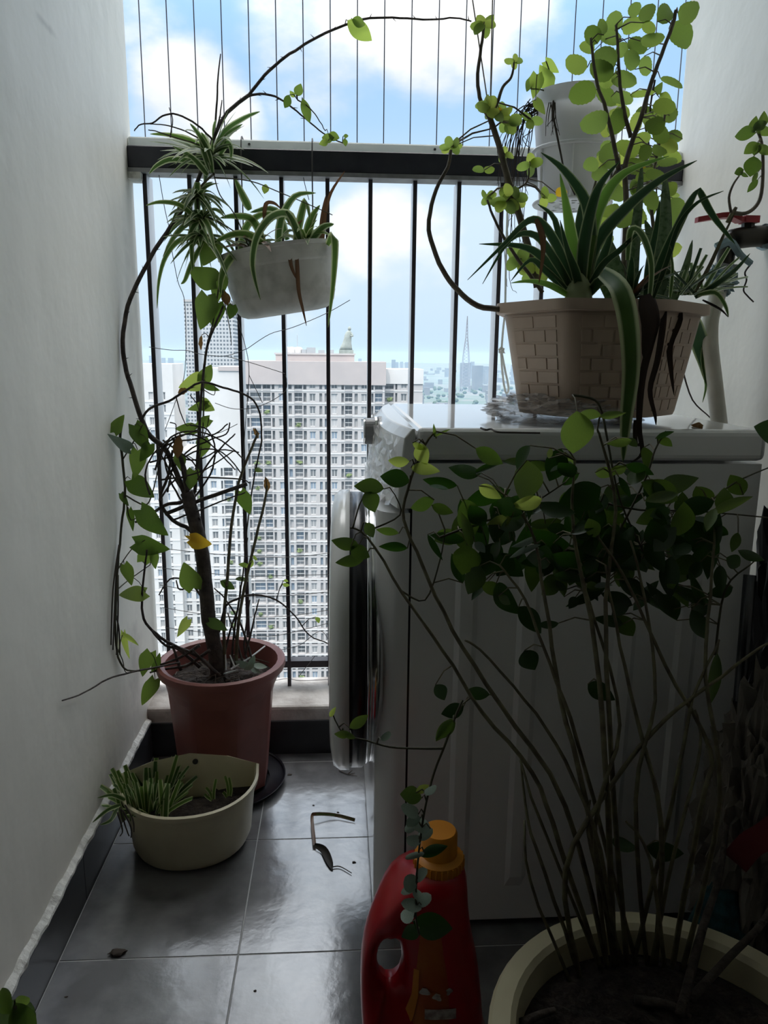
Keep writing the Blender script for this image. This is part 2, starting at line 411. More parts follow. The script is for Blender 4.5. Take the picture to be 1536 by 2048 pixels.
    def arc_blade(s, base, az, el, length, width, droop, m, name='leaf', n=8, prof=None):
        d = Vector((math.cos(az)*math.cos(el), math.sin(az)*math.cos(el), math.sin(el)))
        path = []
        for i in range(n):
            t = i/(n-1); p = base+d*length*t-Vector((0, 0, droop*length*t*t)); path.append(p)
        return s.blade3(path, width, m, name, prof=prof)
    def done(s):
        if s.pet.v: tag(s.pet.build('petioles', s.petmat, s.root, True), None, kind='stuff')

# ================================================================== THE SETTING
M_room = mat('room_wall', (.10, .09, .08), .8); M_roomf = mat('room_floor', (.06, .045, .035), .5); M_roomc = mat('room_ceiling', (.12, .11, .10), .8)
XL, XR, YF, ZC = -.468, .80, 1.86, 2.70
YB = .30                                   # balcony starts behind the door wall
def struct(name, v, f, m, label=None):
    o = obj(name, v, f, m); o['kind'] = 'structure'
    if label: o['label'] = label
    return o
fl = struct('floor', *boxv(XL-.2, XR+.2, YB-.2, 1.722, -.15, -.0009), M_grout, 'dark slate floor tiles with pale grout on the balcony')
_tiles = {}
ys = [.175, .475, .775, 1.075, 1.375, 1.674, 1.722]; xs = [-.457, -.1675, .1325, .4325, .7325, XR]
for j in range(len(ys)-1):
    for i in range(len(xs)-1):
        x0, x1, y0, y1 = xs[i]+.0012, xs[i+1]-.0012, ys[j]+.0012, ys[j+1]-.0012
        key = (round(x1-x0, 4), round(y1-y0, 4))
        if key not in _tiles:
            o = obj('tile', *boxv(0, x1-x0, 0, y1-y0, -.006, 0), M_tile, fl); bevel(o, .0006, 1); _tiles[key] = o.data
        else:
            q = _tiles[key]; o = bpy.data.objects.new('tile', q); col.objects.link(o); o.parent = fl; o['_o'] = [0, 0, 0]; bevel(o, .0006, 1)
        o.location = (x0, y0, 0)
struct('wall_left', *boxv(XL-.25, XL, YB-.05, YF, -.15, ZC), M_walll, 'plain white painted wall on the left')
struct('wall_right', *boxv(XR, XR+.25, YB-.05, YF, -.15, ZC), M_wall, 'plain white painted wall on the right')
struct('ceiling', *boxv(XL-.25, XR+.25, YB-.2, YF+.1, ZC, ZC+.25), M_wall)
struct('ceiling_room', *boxv(-3.2, 3.2, -4.2, YB-.2, ZC, ZC+.25), M_roomc)
# the dim room behind the camera
struct('floor_room', *boxv(-3, 3, -4, YB-.2, -.15, -.002), M_roomf)
struct('wall_back', *boxv(-3, 3, -4.2, -4, -.15, ZC), M_room)
struct('wall_room_left', *boxv(-3.2, -3, -4, YB, -.15, ZC), M_room)
struct('wall_room_right', *boxv(3, 3.2, -4, YB, -.15, ZC), M_room)
v, f = boxv(-3.2, XL, YB-.2, YB, -.15, ZC); mb = MB().add(v, f); mb.box(XR, 3.2, YB-.2, YB, -.15, ZC); mb.box(XL, XR, YB-.2, YB, 2.15, ZC)
struct('wall_door_side', mb.v, mb.f, M_wall)
# baseboards
bl = struct('baseboard_left', *boxv(XL-.01, -.4585, YB, 1.722, -.01, .092), M_grout, 'dark tile skirting with a rough white plaster lip')
yy = YB
for y1 in (.62, 1.215, 1.711):
    obj('tile', *boxv(-.4645, -.457, yy+.001, y1-.001, 0, .0905), M_base, bl); yy = y1
# rough plaster lip on top of the skirting
mb = MB(); n = 70
rr = random.Random(3); v = []; f = []
for i in range(n+1):
    y = YB+(1.716-YB)*i/n
    a = rr.uniform(-.0022, .0022); b = rr.uniform(-.003, .003)
    v += [(-.4575+a, y, .090), (-.4582+a, y, .0955+b*.4), (XL-.002, y, .104+b), (XL-.002, y, .088)]
for i in range(n):
    for k in range(4): f.append((i*4+k, i*4+(k+1) % 4, (i+1)*4+(k+1) % 4, (i+1)*4+k))
obj('plaster_lip', v, f, M_plaster, bl)
# kerb under the railing
kb = struct('trim_1', *boxv(XL-.05, XR+.05, 1.722, 1.90, -.15, .122), M_concrete, 'worn concrete kerb under the railing')
bevel(kb, .008, 2)
kt = struct('baseboard_front', *boxv(XL, XR, 1.716, 1.7225, -.01, .086), M_grout, 'dark tile skirting along the kerb')
xx = XL
for x1 in (-.30, .28, XR):
    obj('tile', *boxv(xx+.001, x1-.001, 1.712, 1.7185, 0, .087), M_base, kt); xx = x1

# ------------------------------------------------------------------ railing
YR = 1.84
ra = thing('balcony_railing', 'dark topped metal balcony railing with thin upright bars', 'railing', (0, YR+.02, .122))
o = obj('handrail', *boxv(XL, XR, 1.822, 1.868, 1.375, 1.422), M_railface, ra); bevel(o, .002, 1)
o = obj('handrail_underside', *boxv(XL, XR, 1.820, 1.872, 1.366, 1.3752), M_alu, ra)
v, f = boxv(XL-.002, XL+.028, 1.818, 1.870, 1.352, 1.366); obj('mortar_patch', v, f, M_plaster, ra)
obj('bottom_rail', *boxv(XL, XR, 1.842, 1.872, .172, .190), M_bardark, ra)
bars = [291, 380, 472, 563, 655, 741, 830, 918, 1004, 1092, 1180, 1268]
for bx in bars:
    X = P(bx, 400, YR).x
    b = obj('baluster', *boxv(X-.004, X+.004, YR, YR+.060, .122, 1.367), M_bar, ra)
    obj('front_edge', *boxv(X-.0046, X+.0046, YR-.0012, YR+.002, .122, 1.367), M_bardark, b)
gr = thing('safety_cable_grille', 'thin steel safety cables stretched above the handrail', 'cable grille', (0, 1.856, 1.422))
o = obj('track', *boxv(XL, XR, 1.834, 1.878, 1.422, 1.443), M_trackw, gr); bevel(o, .003, 1)
for k in range(21):
    X = P(289.5+53.1*k*(1+.0), 250, 1.856).x
    if X > XR-.01: break
    c = obj('cable', *tube([Vector((X, 1.856, 1.436)), Vector((X, 1.856, ZC))], .00135, .00135, 5), M_steel, gr)
for X in (-.20, .22, .62):
    obj('screw', *tube([Vector((X, 1.8335, 1.433)), Vector((X, 1.836, 1.433))], .003, .003, 8), M_steel, gr)

# ------------------------------------------------------------------ washing machine
wx0, wx1, wy0, wy1, wt = .058, .655, 1.117, 1.708, .865
wm = thing('washing_machine', 'white front-loading washing machine with its round door to the left', 'washing machine', ((wx0+wx1)/2, (wy0+wy1)/2, 0))
# cabinet with pressed vertical ribs on the near side
def side_profile(y, sgn):
    pts = []
    xs_ = [.112]
    for c in (.20, .30, .46, .56):
        xs_ += [c-.018, c-.010, c+.010, c+.018]
    xs_ += [wx1]
    for i, x in enumerate(xs_):
        raised = any(abs(x-c) < .012 for c in (.20, .30, .46, .56))
        pts.append((x, y-sgn*(.004 if raised else 0)))
    return pts
a = side_profile(wy0, 1); b = side_profile(wy1, -1)
plan = a+list(reversed(b))
def inset(pl, d): return [(x, y+(d if y < 1.4 else -d)) for x, y in pl]
flat = [(x, wy0 if y < 1.4 else wy1) for x, y in plan]
rings = [[(x, y, .015) for x, y in flat], [(x, y, .08) for x, y in flat], [(x, y, .10) for x, y in plan], [(x, y, .70) for x, y in plan], [(x, y, .72) for x, y in flat], [(x, y, .812) for x, y in flat]]
v, f = loft(rings, True, True); obj('cabinet', v, f, M_white, wm)
# front panel with rounded corners (leaves a seam at x = .11)
def arc(cx, cy, r, a0, a1, n): return [(cx+r*math.cos(math.radians(a0+(a1-a0)*i/n)), cy+r*math.sin(math.radians(a0+(a1-a0)*i/n))) for i in range(n+1)]
fp = [(.1085, wy0)]+arc(.098, wy0+.040, .040, 270, 180, 8)+arc(.098, wy1-.040, .040, 180, 90, 8)+[(.1085, wy1)]
v, f = loft([[(x, y, .02) for x, y in fp], [(x, y, .735) for x, y in fp]], True, True)
o = obj('front_panel', v, f, M_white, wm, False)
for p in o.data.polygons:
    if len(p.vertices) == 4: p.use_smooth = True
mdl = o.modifiers.new('es', 'EDGE_SPLIT'); mdl.split_angle = .7
obj('seam', *boxv(.107, .114, wy0+.004, wy1-.004, .03, .80), M_dark, wm)
for fx, fy in ((.10, 1.16), (.61, 1.16), (.10, 1.66), (.61, 1.66)):
    obj('foot', *lathe([(.02, 0), (.02, .012), (.014, .018)], (fx, fy, 0), 14, True, True), M_dark, wm)
# lid
lid = [(.116, wy0-.003), (wx1+.004, wy0-.003), (wx1+.004, wy1+.003), (.116, wy1+.003)]
v, f = loft([[(x, y, .816) for x, y in lid], [(x, y, wt) for x, y in lid]], True, True)
bevel(obj('lid', v, f, mat('white_lid_gloss', (.82, .82, .80), .07, spec=1.0), wm), .010, 3); MATS['white_lid_gloss'].node_tree.nodes['Principled BSDF'].inputs['IOR'].default_value = 1.75
# control panel: bowed in plan, leaning back
def bow(y, amp=.026): 
    t = (y-wy0)/(wy1-wy0)*2-1
    return -amp*(1-abs(t)**2.6)
cpr = []
ny = 18
for z, dx in ((.742, .0), (.80, .004), (.850, .010), (.8645, .022)):
    ring = [(.088+dx+bow(wy0+(wy1-wy0)*i/ny), wy0+(wy1-wy0)*i/ny, z) for i in range(ny+1)]
    ring += [(.1145, wy1, z), (.1145, wy0, z)]
    cpr.append(ring)
v, f = loft(cpr, True, True); cp = obj('control_panel', v, f, M_white, wm)
bevel(cp, .005, 2)
# wrinkled clear film on the control panel
M_film = bpy.data.materials.new('clear_wrinkled_film'); M_film.use_nodes = True; t = M_film.node_tree
pb = t.nodes['Principled BSDF']; pb.inputs['Base Color'].default_value = (.86, .85, .84, 1); pb.inputs['Roughness'].default_value = .12
tp = N(t, 'ShaderNodeBsdfTransparent'); mx = N(t, 'ShaderNodeMixShader'); mx.inputs[0].default_value = .55
L(t, tp.outputs[0], mx.inputs[1]); L(t, pb.outputs[0], mx.inputs[2]); L(t, mx.outputs[0], t.nodes['Material Output'].inputs[0])
MATS['film'] = M_film
rr = random.Random(5); gy, gz = 34, 12; v = []; f = []
for i in range(gy+1):
    y = wy0+.004+(wy1-wy0-.008)*i/gy
    for k in range(gz+1):
        z = .745+.104*k/gz
        x = .088+.010*(k/gz)+bow(y)-.0025-rr.uniform(0, .0065)-(.004 if k == 0 else 0)
        v.append((x, y+rr.uniform(-.004, .004), z+rr.uniform(-.003, .003)))
for i in range(gy):
    for k in range(gz):
        q = i*(gz+1)+k; 
        if rr.random() < .5: f += [(q, q+gz+1, q+gz+2), (q, q+gz+2, q+1)]
        else: f += [(q, q+gz+1, q+1), (q+1, q+gz+1, q+gz+2)]
obj('protective_film', v, f, M_film, cp)
# knob
kY, kz = 1.405, .832
def xl(prof, cy, cz, seg=28, squash=1):   # lathe about the X axis
    vv, ff = lathe([(r, x) for r, x in prof], (0, 0, 0), seg, True, True)
    return [(p.z, cy+p.x, cz+p.y) for p in vv], ff
v, f = xl([(.028, .092), (.028, .074), (.0255, .070)], kY, kz); kn = obj('knob', v, f, M_greyplastic, wm, False)
v, f = xl([(.0282, .0705), (.0282, .067), (.024, .0665)], kY, kz); obj('knob_ring', v, f, M_chrome, kn)
v, f = xl([(.0245, .0700), (.0245, .050), (.022, .0472)], kY, kz); obj('knob_grip', v, f, M_greyplastic, kn)
v, f = xl([(.0252, .0485), (.0245, .0462), (.012, .0455)], kY, kz); obj('knob_cap', v, f, M_chrome, kn)
# porthole ring and door
dY, dz, dR = 1.345, .470, .258
v, f = xl([(dR-.012, .070), (dR-.004, .060), (dR-.004, .050), (dR-.020, .046), (dR-.030, .060)], dY+.02, dz, 56); obj('porthole_ring', v, f, M_chrome, wm, True)
v, f = xl([(dR-.03, .066), (dR-.03, .052), (dR-.06, .048), (dR-.09, .056)], dY+.02, dz, 48); obj('door_gasket', v, f, M_greyplastic, wm, True)
dr = thing('door', None, None, (.05, dY+dR-.02, dz)); dr.parent = wm; dr.location = Vector((.05, dY+dR-.02, dz))-Vector(wm['_o'])
def dpart(name, prof, m, seg=56):
    v, f = xl(prof, dY, dz, seg); return obj(name, v, f, m, dr, True)
dpart('outer_trim', [(dR, .012), (dR, -.004), (dR-.008, -.016), (dR-.035, -.021), (dR-.06, -.018)], M_white)
dpart('door_ring', [(dR-.010, .040), (dR-.004, .034), (dR-.004, .0115)], M_dark)
dpart('chrome_rim', [(dR-.030, .049), (dR-.014, .047), (dR-.010, .0405), (dR-.018, .040)], M_chrome)
M_glass = mat('dark_door_glass', (.03, .035, .045), .06)
dpart('glass', [(.02, .085), (.10, .080), (.17, .066), (dR-.035, .046), (dR-.035, .0)], M_glass)
dr.rotation_euler = (0, 0, math.radians(-1.0)); dr.location.x += .012
obj('latch', *boxv(.030, .058, 1.10+.045, 1.17, .452, .474), M_dark, wm)

# ================================================================== THE CITY
YBLD = 190.0
M_facade = mat('pale_facade', (.40, .378, .365), .9, color2=(.36, .34, .325), vscale=.25)
M_facadew = mat('white_facade', (.54, .525, .505), .9, color2=(.49, .475, .455), vscale=.2)
M_roofw = mat('rooftop_band', (.40, .35, .33), .9, color2=(.36, .32, .305), vscale=.2)
M_core = mat('rooftop_grey', (.30, .31, .32), .9)  # even grey of the roof units and antenna
GL = [mat('window_grey', (.27, .27, .265), .5), mat('window_dark', (.15, .155, .155), .4), mat('window_blue', (.22, .27, .32), .4), mat('window_pale', (.42, .41, .40), .6)]
M_green = mat('balcony_greenery', (.15, .19, .07), .9, color2=(.07, .10, .04), vscale=2)
def bx(px): return P(px, 900, YBLD).x
zrow = lambda k: P(650, 770+25.2*k, YBLD).z
ZG = -118.0
bld = thing('apartment_tower', 'broad pale apartment block with rows of balconies and windows', 'building', (bx(645), YBLD+8, ZG))
ROWH = zrow(0)-zrow(1)
cols_main = [(496, 501, 'p'), (503, 525, 'b'), (528, 543, 'b'), (546, 551, 'p'), (559, 571, 'w'), (578.5, 585, 's'), (590, 605.6, 'b'), (608, 614, 'p'), (620, 632, 'w'), (639.6, 645, 's'), (650, 653.5, 's'),
             (663, 675, 'w'), (683, 688, 'p'), (690, 704.6, 'b'), (709, 715, 's'), (722, 735, 'w'), (742, 746, 'p'), (749, 764, 'b')]
cols_right = [(769, 786, 'b'), (789, 793, 'p'), (800, 812, 'w')]
cols_left = [(419, 431, 'w'), (440, 444, 's'), (446, 464, 'b'), (470, 475, 's'), (481, 488, 'w')]
cols_far = [(303, 312, 'w'), (327, 336, 'w')]
cols_mid = [(359, 371, 'w'), (380, 386, 's'), (390, 408, 'b')]
walls = MB(); count = {'window': 0, 'balcony': 0}
winmesh = {}
rest = MB()
def pane_mesh(kind, wdt, hgt, gi):
    key = (kind, round(wdt, 2), gi)
    if key in winmesh: return winmesh[key]
    mb = MB(); fr = .14 if kind == 'w' else .10
    mb.box(-wdt/2, wdt/2, 0, .12, -hgt/2, hgt/2, mi=0)
    # frames
    mb.box(-wdt/2, -wdt/2+fr, -.10, .02, -hgt/2, hgt/2, mi=1); mb.box(wdt/2-fr, wdt/2, -.10, .02, -hgt/2, hgt/2, mi=1)
    mb.box(-wdt/2, wdt/2, -.10, .02, hgt/2-fr, hgt/2, mi=1); mb.box(-wdt/2, wdt/2, -.10, .02, -hgt/2, -hgt/2+fr, mi=1)
    if kind == 'w': mb.box(-.07, .07, -.10, .02, -hgt/2, hgt/2, mi=1)
    if kind == 'b':
        mb.box(-wdt/2, wdt/2, -.55, -.45, -hgt*.02, hgt*.05, mi=1)
        mb.box(-wdt*.03-.04, -wdt*.03+.04, -.10, .02, -hgt/2, hgt/2, mi=1)
        mb.box(-wdt/2, wdt/2, -.52, -.48, -hgt*.5, -hgt*.42, mi=1)
    me_o = mb.build('window' if kind == 'w' else 'balcony_opening', None, bld, mats=[GL[gi], M_facadew])
    me = me_o.data; bpy.data.objects.remove(me_o)
    for vtx in me.vertices: vtx.co += Vector(bld['_o'])
    winmesh[key] = me
    return me
rb = random.Random(11)
HGT = {'w': .62, 'b': .74, 's': .68, 'p': .72}
def block(cols, x0, x1, Yf, top, k0, k1, wallm, name, depth=14):
    mb = MB()
    X0, X1 = bx(x0)*Yf/YBLD, bx(x1)*Yf/YBLD
    # solid body behind, then piers and spandrels in front leaving recessed bays
    mb.box(X0, X1, Yf+1.3, Yf+depth, ZG, top)
    edges = [(bx(a)*Yf/YBLD, bx(b_)*Yf/YBLD, t_) for a, b_, t_ in cols]
    cur = X0
    ztop_rows = zrow(k0)+ROWH*.5; zbot = zrow(k1)-ROWH*.5
    mb.box(X0, X1, Yf, Yf+1.35, ztop_rows, top)
    mb.box(X0, X1, Yf, Yf+1.35, ZG, zbot)
    for a, b_, t_ in edges+[(X1, X1, '')]:
        if a > cur: mb.box(cur, a, Yf, Yf+1.35, zbot, ztop_rows)
        cur = max(cur, b_)
    wb = MB()
    for k in range(k0, k1+1):
        zc = zrow(k)
        for a, b_, t_ in edges:
            hg = ROWH*HGT[t_]
            mb.box(a, b_, Yf+(.0 if t_ != 'b' else -.15), Yf+1.33, zc-ROWH*.5, zc-hg/2)
            mb.box(a, b_, Yf, Yf+1.33, zc+hg/2, zc+ROWH*.5)
            gi = rb.choices([0, 1, 2, 3], [.4, .32, .16, .12])[0]
            rec = {'w': .35, 'b': 1.1, 's': .6, 'p': .9}[t_]
            nm = 'window' if t_ == 'w' else 'balcony'
            if t_ in 'wb' and count[nm] < 298:
                o = bpy.data.objects.new('window' if t_ == 'w' else 'balcony_opening', pane_mesh(t_, b_-a, hg, gi)); col.objects.link(o)
                o.parent = bld; o.location = Vector(((a+b_)/2, Yf+rec, zc))-Vector(bld['_o']); o['_o'] = list(bld['_o']); count[nm] += 1
                if t_ == 'b' and rb.random() < .16:
                    bmx = bmesh.new(); bmesh.ops.create_icosphere(bmx, subdivisions=2, radius=.42)
                    for vv in bmx.verts: vv.co *= 1+.9*mnoise.noise(vv.co*3+Vector((k, a, 0)))
                    vs_ = [(vv.co.x*1.3+(a+b_)/2+rb.uniform(-.4, .4), vv.co.y+Yf-.1, vv.co.z*1.2+zc-.5) for vv in bmx.verts]
                    fs_ = [tuple(q.index for q in ff.verts) for ff in bmx.faces]; bmx.free()
                    obj('balcony_plant', vs_, fs_, M_green, bld)
            else:
                rest.box(a+.02, b_-.02, Yf+rec, Yf+1.2, zc-hg/2, zc+hg/2, mi=gi if t_ != 'p' else 0)
        # projecting pale band at each floor
        wb.box(X0, X1, Yf-.10, Yf+.05, zc-ROWH*.5-.06, zc-ROWH*.5+.24)
    o = mb.build(name, wallm, bld)
    wb.build('floor_bands', M_facadew, bld)['kind'] = 'stuff'
zt = lambda y, x=650: P(x, y, YBLD).z
block(cols_main, 491, 768, YBLD, zt(727), 0, 25, M_facade, 'main_wall')
block(cols_right, 766, 843, YBLD+3, zt(741, 800), 0, 25, M_facade, 'side_wing_wall')
block(cols_left, 412, 493, YBLD+1.5, zt(737, 460), 7, 25, M_facadew, 'wing_wall')
block(cols_mid, 352, 414, YBLD+4, zt(905, 380), 7, 25, M_facadew, 'low_wing_wall')
block(cols_far, 286, 352, YBLD+2, zt(728, 320), 1, 25, M_facadew, 'end_wing_wall')
rest.build('small_windows', None, bld, mats=GL)['kind'] = 'stuff'
# parapets, rooftop plant room and clutter
X0, X1 = bx(491), bx(768); tp_ = zt(727)
obj('parapet', *boxv(X0-.3, X1+.3, YBLD-.4, YBLD+13, tp_-5.2, tp_+.5), M_roofw, bld)
obj('parapet', *boxv(bx(766), bx(843)*1.02, YBLD+2.7, YBLD+15, zt(741, 800)-3.4, zt(741, 800)+.3), M_facadew, bld)
obj('parapet', *boxv(bx(440), bx(491), YBLD+1.2, YBLD+14, zt(737, 460)-.6, zt(737, 460)+.4), M_roofw, bld)
pr0, pr1 = bx(552), bx(709)
obj('roof_room', *boxv(pr0, pr1, YBLD+4, YBLD+13, tp_, tp_+2.3), M_roofw, bld)
obj('roof_room_cornice', *boxv(pr0-.3, pr1+.3, YBLD+3.7, YBLD+13.3, tp_+2.1, tp_+2.5), M_facade, bld)
for k, pxx in enumerate((572, 583, 596)):
    obj('water_tank', *lathe([(1.1, 0), (1.15, .9), (1.0, 1.3), (.3, 1.5)], (bx(pxx), YBLD+7, tp_+2.5), 14, True, True), M_facadew, bld)
for pxx, ww, hh in ((608, 1.2, .9), (622, 2.2, 1.4), (643, 1.6, .8), (664, 1.0, .9)):
    obj('roof_unit', *boxv(bx(pxx)-ww/2, bx(pxx)+ww/2, YBLD+6, YBLD+8, tp_+2.5, tp_+2.5+hh), M_core, bld)
obj('roof_antenna', *tube([Vector((bx(594), YBLD+8, tp_+2.5)), Vector((bx(594), YBLD+8, tp_+7))], .12, .07, 6), M_core, bld)
# statue on the roof
M_statue = mat('pale_stone_statue', (.27, .295, .265), .8, color2=(.20, .22, .195), vscale=.8)
sx, sz = bx(695), tp_+2.5
st = thing('rooftop_statue', 'pale robed stone statue standing on the block roof', 'statue', (sx, YBLD+6, sz))
obj('pedestal', *boxv(sx-2.1, sx+1.6, YBLD+4.8, YBLD+7.2, sz, sz+.9), M_statue, st)
rings = []
for h, cx_, rx_, ry_ in ((.9, -.35, 1.65, 1.0), (1.7, -.25, 1.45, .95), (2.6, -.10, 1.15, .85), (3.6, .10, .98, .75), (4.5, .25, .92, .7), (5.2, .38, .78, .6), (5.7, .45, .34, .34)):
    rings.append([(sx+cx_+rx_*math.cos(2*math.pi*k/16), YBLD+6+ry_*math.sin(2*math.pi*k/16), sz+h) for k in range(16)])
v, f = loft(rings, True, True); obj('robe', v, f, M_statue, st, True)
v, f = lathe([(.05, -.45), (.34, -.3), (.44, 0), (.40, .28), (.22, .48), (.08, .62)], (sx+.55, YBLD+6, sz+6.1), 14, True, True); obj('head', v, f, M_statue, st, True)
v, f = tube(smooth_path([Vector((sx+1.05, YBLD+5.6, sz+5.0)), Vector((sx+1.35, YBLD+5.2, sz+4.3)), Vector((sx+.8, YBLD+5.1, sz+4.5))]), .26, .16, 8); obj('arm', v, f, M_statue, st, True)
# slender gridded tower behind
def grid_mat(name, wallc, winc, cw, rh):
    m = bpy.data.materials.new(name); m.use_nodes = True; t = m.node_tree; b = t.nodes['Principled BSDF']; b.inputs['Roughness'].default_value = .7
    tcn = N(t, 'ShaderNodeTexCoord'); sp = N(t, 'ShaderNodeSeparateXYZ'); L(t, tcn.outputs['Object'], sp.inputs[0])
    def fr(sock, per, lo):
        a = N(t, 'ShaderNodeMath', operation='DIVIDE'); L(t, sock, a.inputs[0]); a.inputs[1].default_value = per
        c = N(t, 'ShaderNodeMath', operation='FRACT'); L(t, a.outputs[0], c.inputs[0])
        g = N(t, 'ShaderNodeMath', operation='GREATER_THAN'); L(t, c.outputs[0], g.inputs[0]); g.inputs[1].default_value = lo
        return g.outputs[0]
    mu = N(t, 'ShaderNodeMath', operation='MULTIPLY'); L(t, fr(sp.outputs['X'], cw, .42), mu.inputs[0]); L(t, fr(sp.outputs['Z'], rh, .48), mu.inputs[1])
    mx = N(t, 'ShaderNodeMixRGB'); L(t, mu.outputs[0], mx.inputs[0]); mx.inputs[1].default_value = (*wallc, 1); mx.inputs[2].default_value = (*winc, 1)
    L(t, mx.outputs[0], b.inputs['Base Color']); MATS[name] = m
    return m
YT = 560.0
q = YT/YBLD
M_grid = grid_mat('far_tower_grid', (.40, .40, .40), (.09, .10, .11), 2.35, 2.75)
tw = thing('slender_tower', 'tall slender tower with a dense window grid behind the block', 'building', (P(418, 700, YT).x, YT+10, ZG))
xa, xb, xc_ = P(369, 700, YT).x, P(400, 700, YT).x, P(470, 700, YT).x
obj('tower_wall', *boxv(xa, xb, YT+4, YT+24, ZG, P(380, 600, YT).z), M_grid, tw)
obj('tower_wall', *boxv(xb, xc_, YT, YT+22, ZG, P(430, 602, YT).z), M_grid, tw)
obj('tower_crown', *boxv(xa, xb, YT+3.5, YT+24, P(380, 603, YT).z, P(380, 598, YT).z), M_facade, tw)
# lattice mast far away
YM = 2600.0
mp_ = P(932, 722, YM)
ms = thing('lattice_mast', 'slender lattice broadcasting mast on the hazy skyline', 'mast', (mp_.x, YM, ZG))
M_mast = mat('mast_steel', (.20, .20, .22), .7)
zt_ = P(932, 632, YM).z
for a_ in range(4):
    c_, s_ = (1, -1)[a_ & 1], (1, -1)[a_ >> 1]
    pts = [Vector((mp_.x+c_*r, YM+s_*r, z)) for r, z in ((16, ZG), (9, mp_.z+25), (3.2, mp_.z+80), (.6, zt_))]
    obj('mast_leg', *tube(pts, 1.6, .7, 5), M_mast, ms)
lat = MB()
for i in range(22):
    t0 = i/22; z = ZG+(zt_-ZG)*t0*.96; r = 16*(1-t0)**1.15+.5; z2 = ZG+(zt_-ZG)*(t0+1/22)*.96; r2 = 16*max(0, 1-t0-1/22)**1.15+.5
    for sg in (1, -1): lat.add(*tube([Vector((mp_.x-sg*r, YM-r, z)), Vector((mp_.x+sg*r2, YM-r2, z2))], .6, .6, 4))
lat.build('mast_bracing', M_mast, ms)
# ground and far city
M_ground = mat('city_ground', (.045, .075, .055), .95, color2=(.10, .10, .10), vscale=.010, detail=12, vlo=.42, vhi=.56)
g = struct('ground', *boxv(-9000, 9000, 60, 14000, ZG-5, ZG), M_ground, 'green and grey city ground far below')
M_block = mat('far_city_block', (.17, .165, .16), .9, color2=(.11, .11, .115), vscale=.01)
mb = MB(); rc = random.Random(21)
for i in range(1100):
    y = 700+6500*rc.random()**1.3; x = rc.uniform(-.75, .75)*y*.9
    if abs(x-P(932, 720, 1).x*y) < 40 and y < 2700: continue
    wd = rc.uniform(10, 45); h = rc.uniform(8, 26)
    if rc.random() < .16 and y > 2300: h = rc.uniform(50, 105)
    mb.box(x, x+wd, y, y+rc.uniform(10, 30), ZG, ZG+h)
o = mb.build('distant_city', M_block); tag(o, 'distant low city blocks fading into haze toward the horizon', 'city', kind='stuff')
# trees in the middle distance
mb = MB()
for i in range(1500):
    y = 330+2600*rc.random()**1.4; x = rc.uniform(-.5, .6)*y
    r = rc.uniform(3.5, 9)
    mb.add(*lathe([(r*.55, 0), (r*.95, r*.35), (r*1.02, r*.7), (r*.78, r*1.1), (r*.35, r*1.35)], (x, y, ZG), 9, False, True))
o = mb.build('distant_trees', mat('far_trees', (.035, .06, .03), .9)); tag(o, 'belts of distant green trees between the far city blocks', 'trees', kind='stuff')
# haze over the far city
M_haze = bpy.data.materials.new('city_haze'); M_haze.use_nodes = True; t = M_haze.node_tree; t.nodes.clear()
vsn = N(t, 'ShaderNodeVolumeScatter'); vsn.inputs['Density'].default_value = .00042; vsn.inputs['Color'].default_value = (.13, .21, .29, 1); vsn.inputs['Anisotropy'].default_value = .1
mo = N(t, 'ShaderNodeOutputMaterial'); L(t, vsn.outputs[0], mo.inputs['Volume'])
hz = struct('haze', *boxv(-8000, 8000, 30, 4200, ZG-2, 20), M_haze, 'pale blue haze over the far city')

# ================================================================== POTS ON THE LEFT
def soil_disc(name, cx, cy, z, R, parent, seed=1, n=26, sy=1.0):
    rs = random.Random(seed); v = [(cx, cy, z+.006)]; f = []
    rings_ = 5
    for i in range(1, rings_+1):
        for k in range(n):
            a = 2*math.pi*k/n; r = R*i/rings_
            v.append((cx+r*math.cos(a), cy+sy*r*math.sin(a), z+(rs.uniform(-.006, .008) if i < rings_ else -.004)))
    for k in range(n): f.append((0, 1+k, 1+(k+1) % n))
    for i in range(rings_-1):
        for k in range(n):
            a, b = 1+i*n+k, 1+i*n+(k+1) % n; f.append((a, a+n, b+n, b))
    return obj(name, v, f, M_soil, parent, False)
# terracotta coloured pot
tx, ty, th = -.262, 1.592, .305
tp = thing('plant_pot', 'large terracotta plastic pot standing in the far corner', 'plant pot', (tx, ty, 0))
def octring(R, z, rnd_=.0, n=8, rot=22.5, sub=4):
    pts = []
    for k in range(n):
        for s in range(sub):
            a = math.radians(rot+360*(k+s/sub)/n); b0 = math.radians(rot+360*k/n); b1 = math.radians(rot+360*(k+1)/n)
            p = Vector((math.cos(b0), math.sin(b0)))*(1-s/sub)+Vector((math.cos(b1), math.sin(b1)))*(s/sub)
            c = Vector((math.cos(a), math.sin(a)))
            q = p*(1-rnd_)+c*rnd_
            pts.append((tx+q.x*R, ty+q.y*R, z))
    return pts
rings = [octring(.100, .012), octring(.120, th*.80, .1), octring(.124, th*.86, 1), octring(.126, th-.022, 1), octring(.139, th-.020, 1), octring(.1415, th-.012, 1), octring(.140, th-.003, 1), octring(.134, th, 1), octring(.124, th-.004, 1), octring(.118, th-.05, 1), octring(.114, th-.07, 1)]
v, f = loft(rings, True, False); o = obj('pot_body', v, f, M_terra, tp, True)
md = o.modifiers.new('es', 'EDGE_SPLIT'); md.split_angle = .5
soil_disc('soil', tx, ty, th-.045, .117, tp, 3)
sa = obj('saucer', *lathe([(.105, .002), (.128, .004), (.135, .016), (.137, .017), (.129, .009), (.1, .008)], (tx, ty, 0), 40, True, False), M_dark, tp, True)
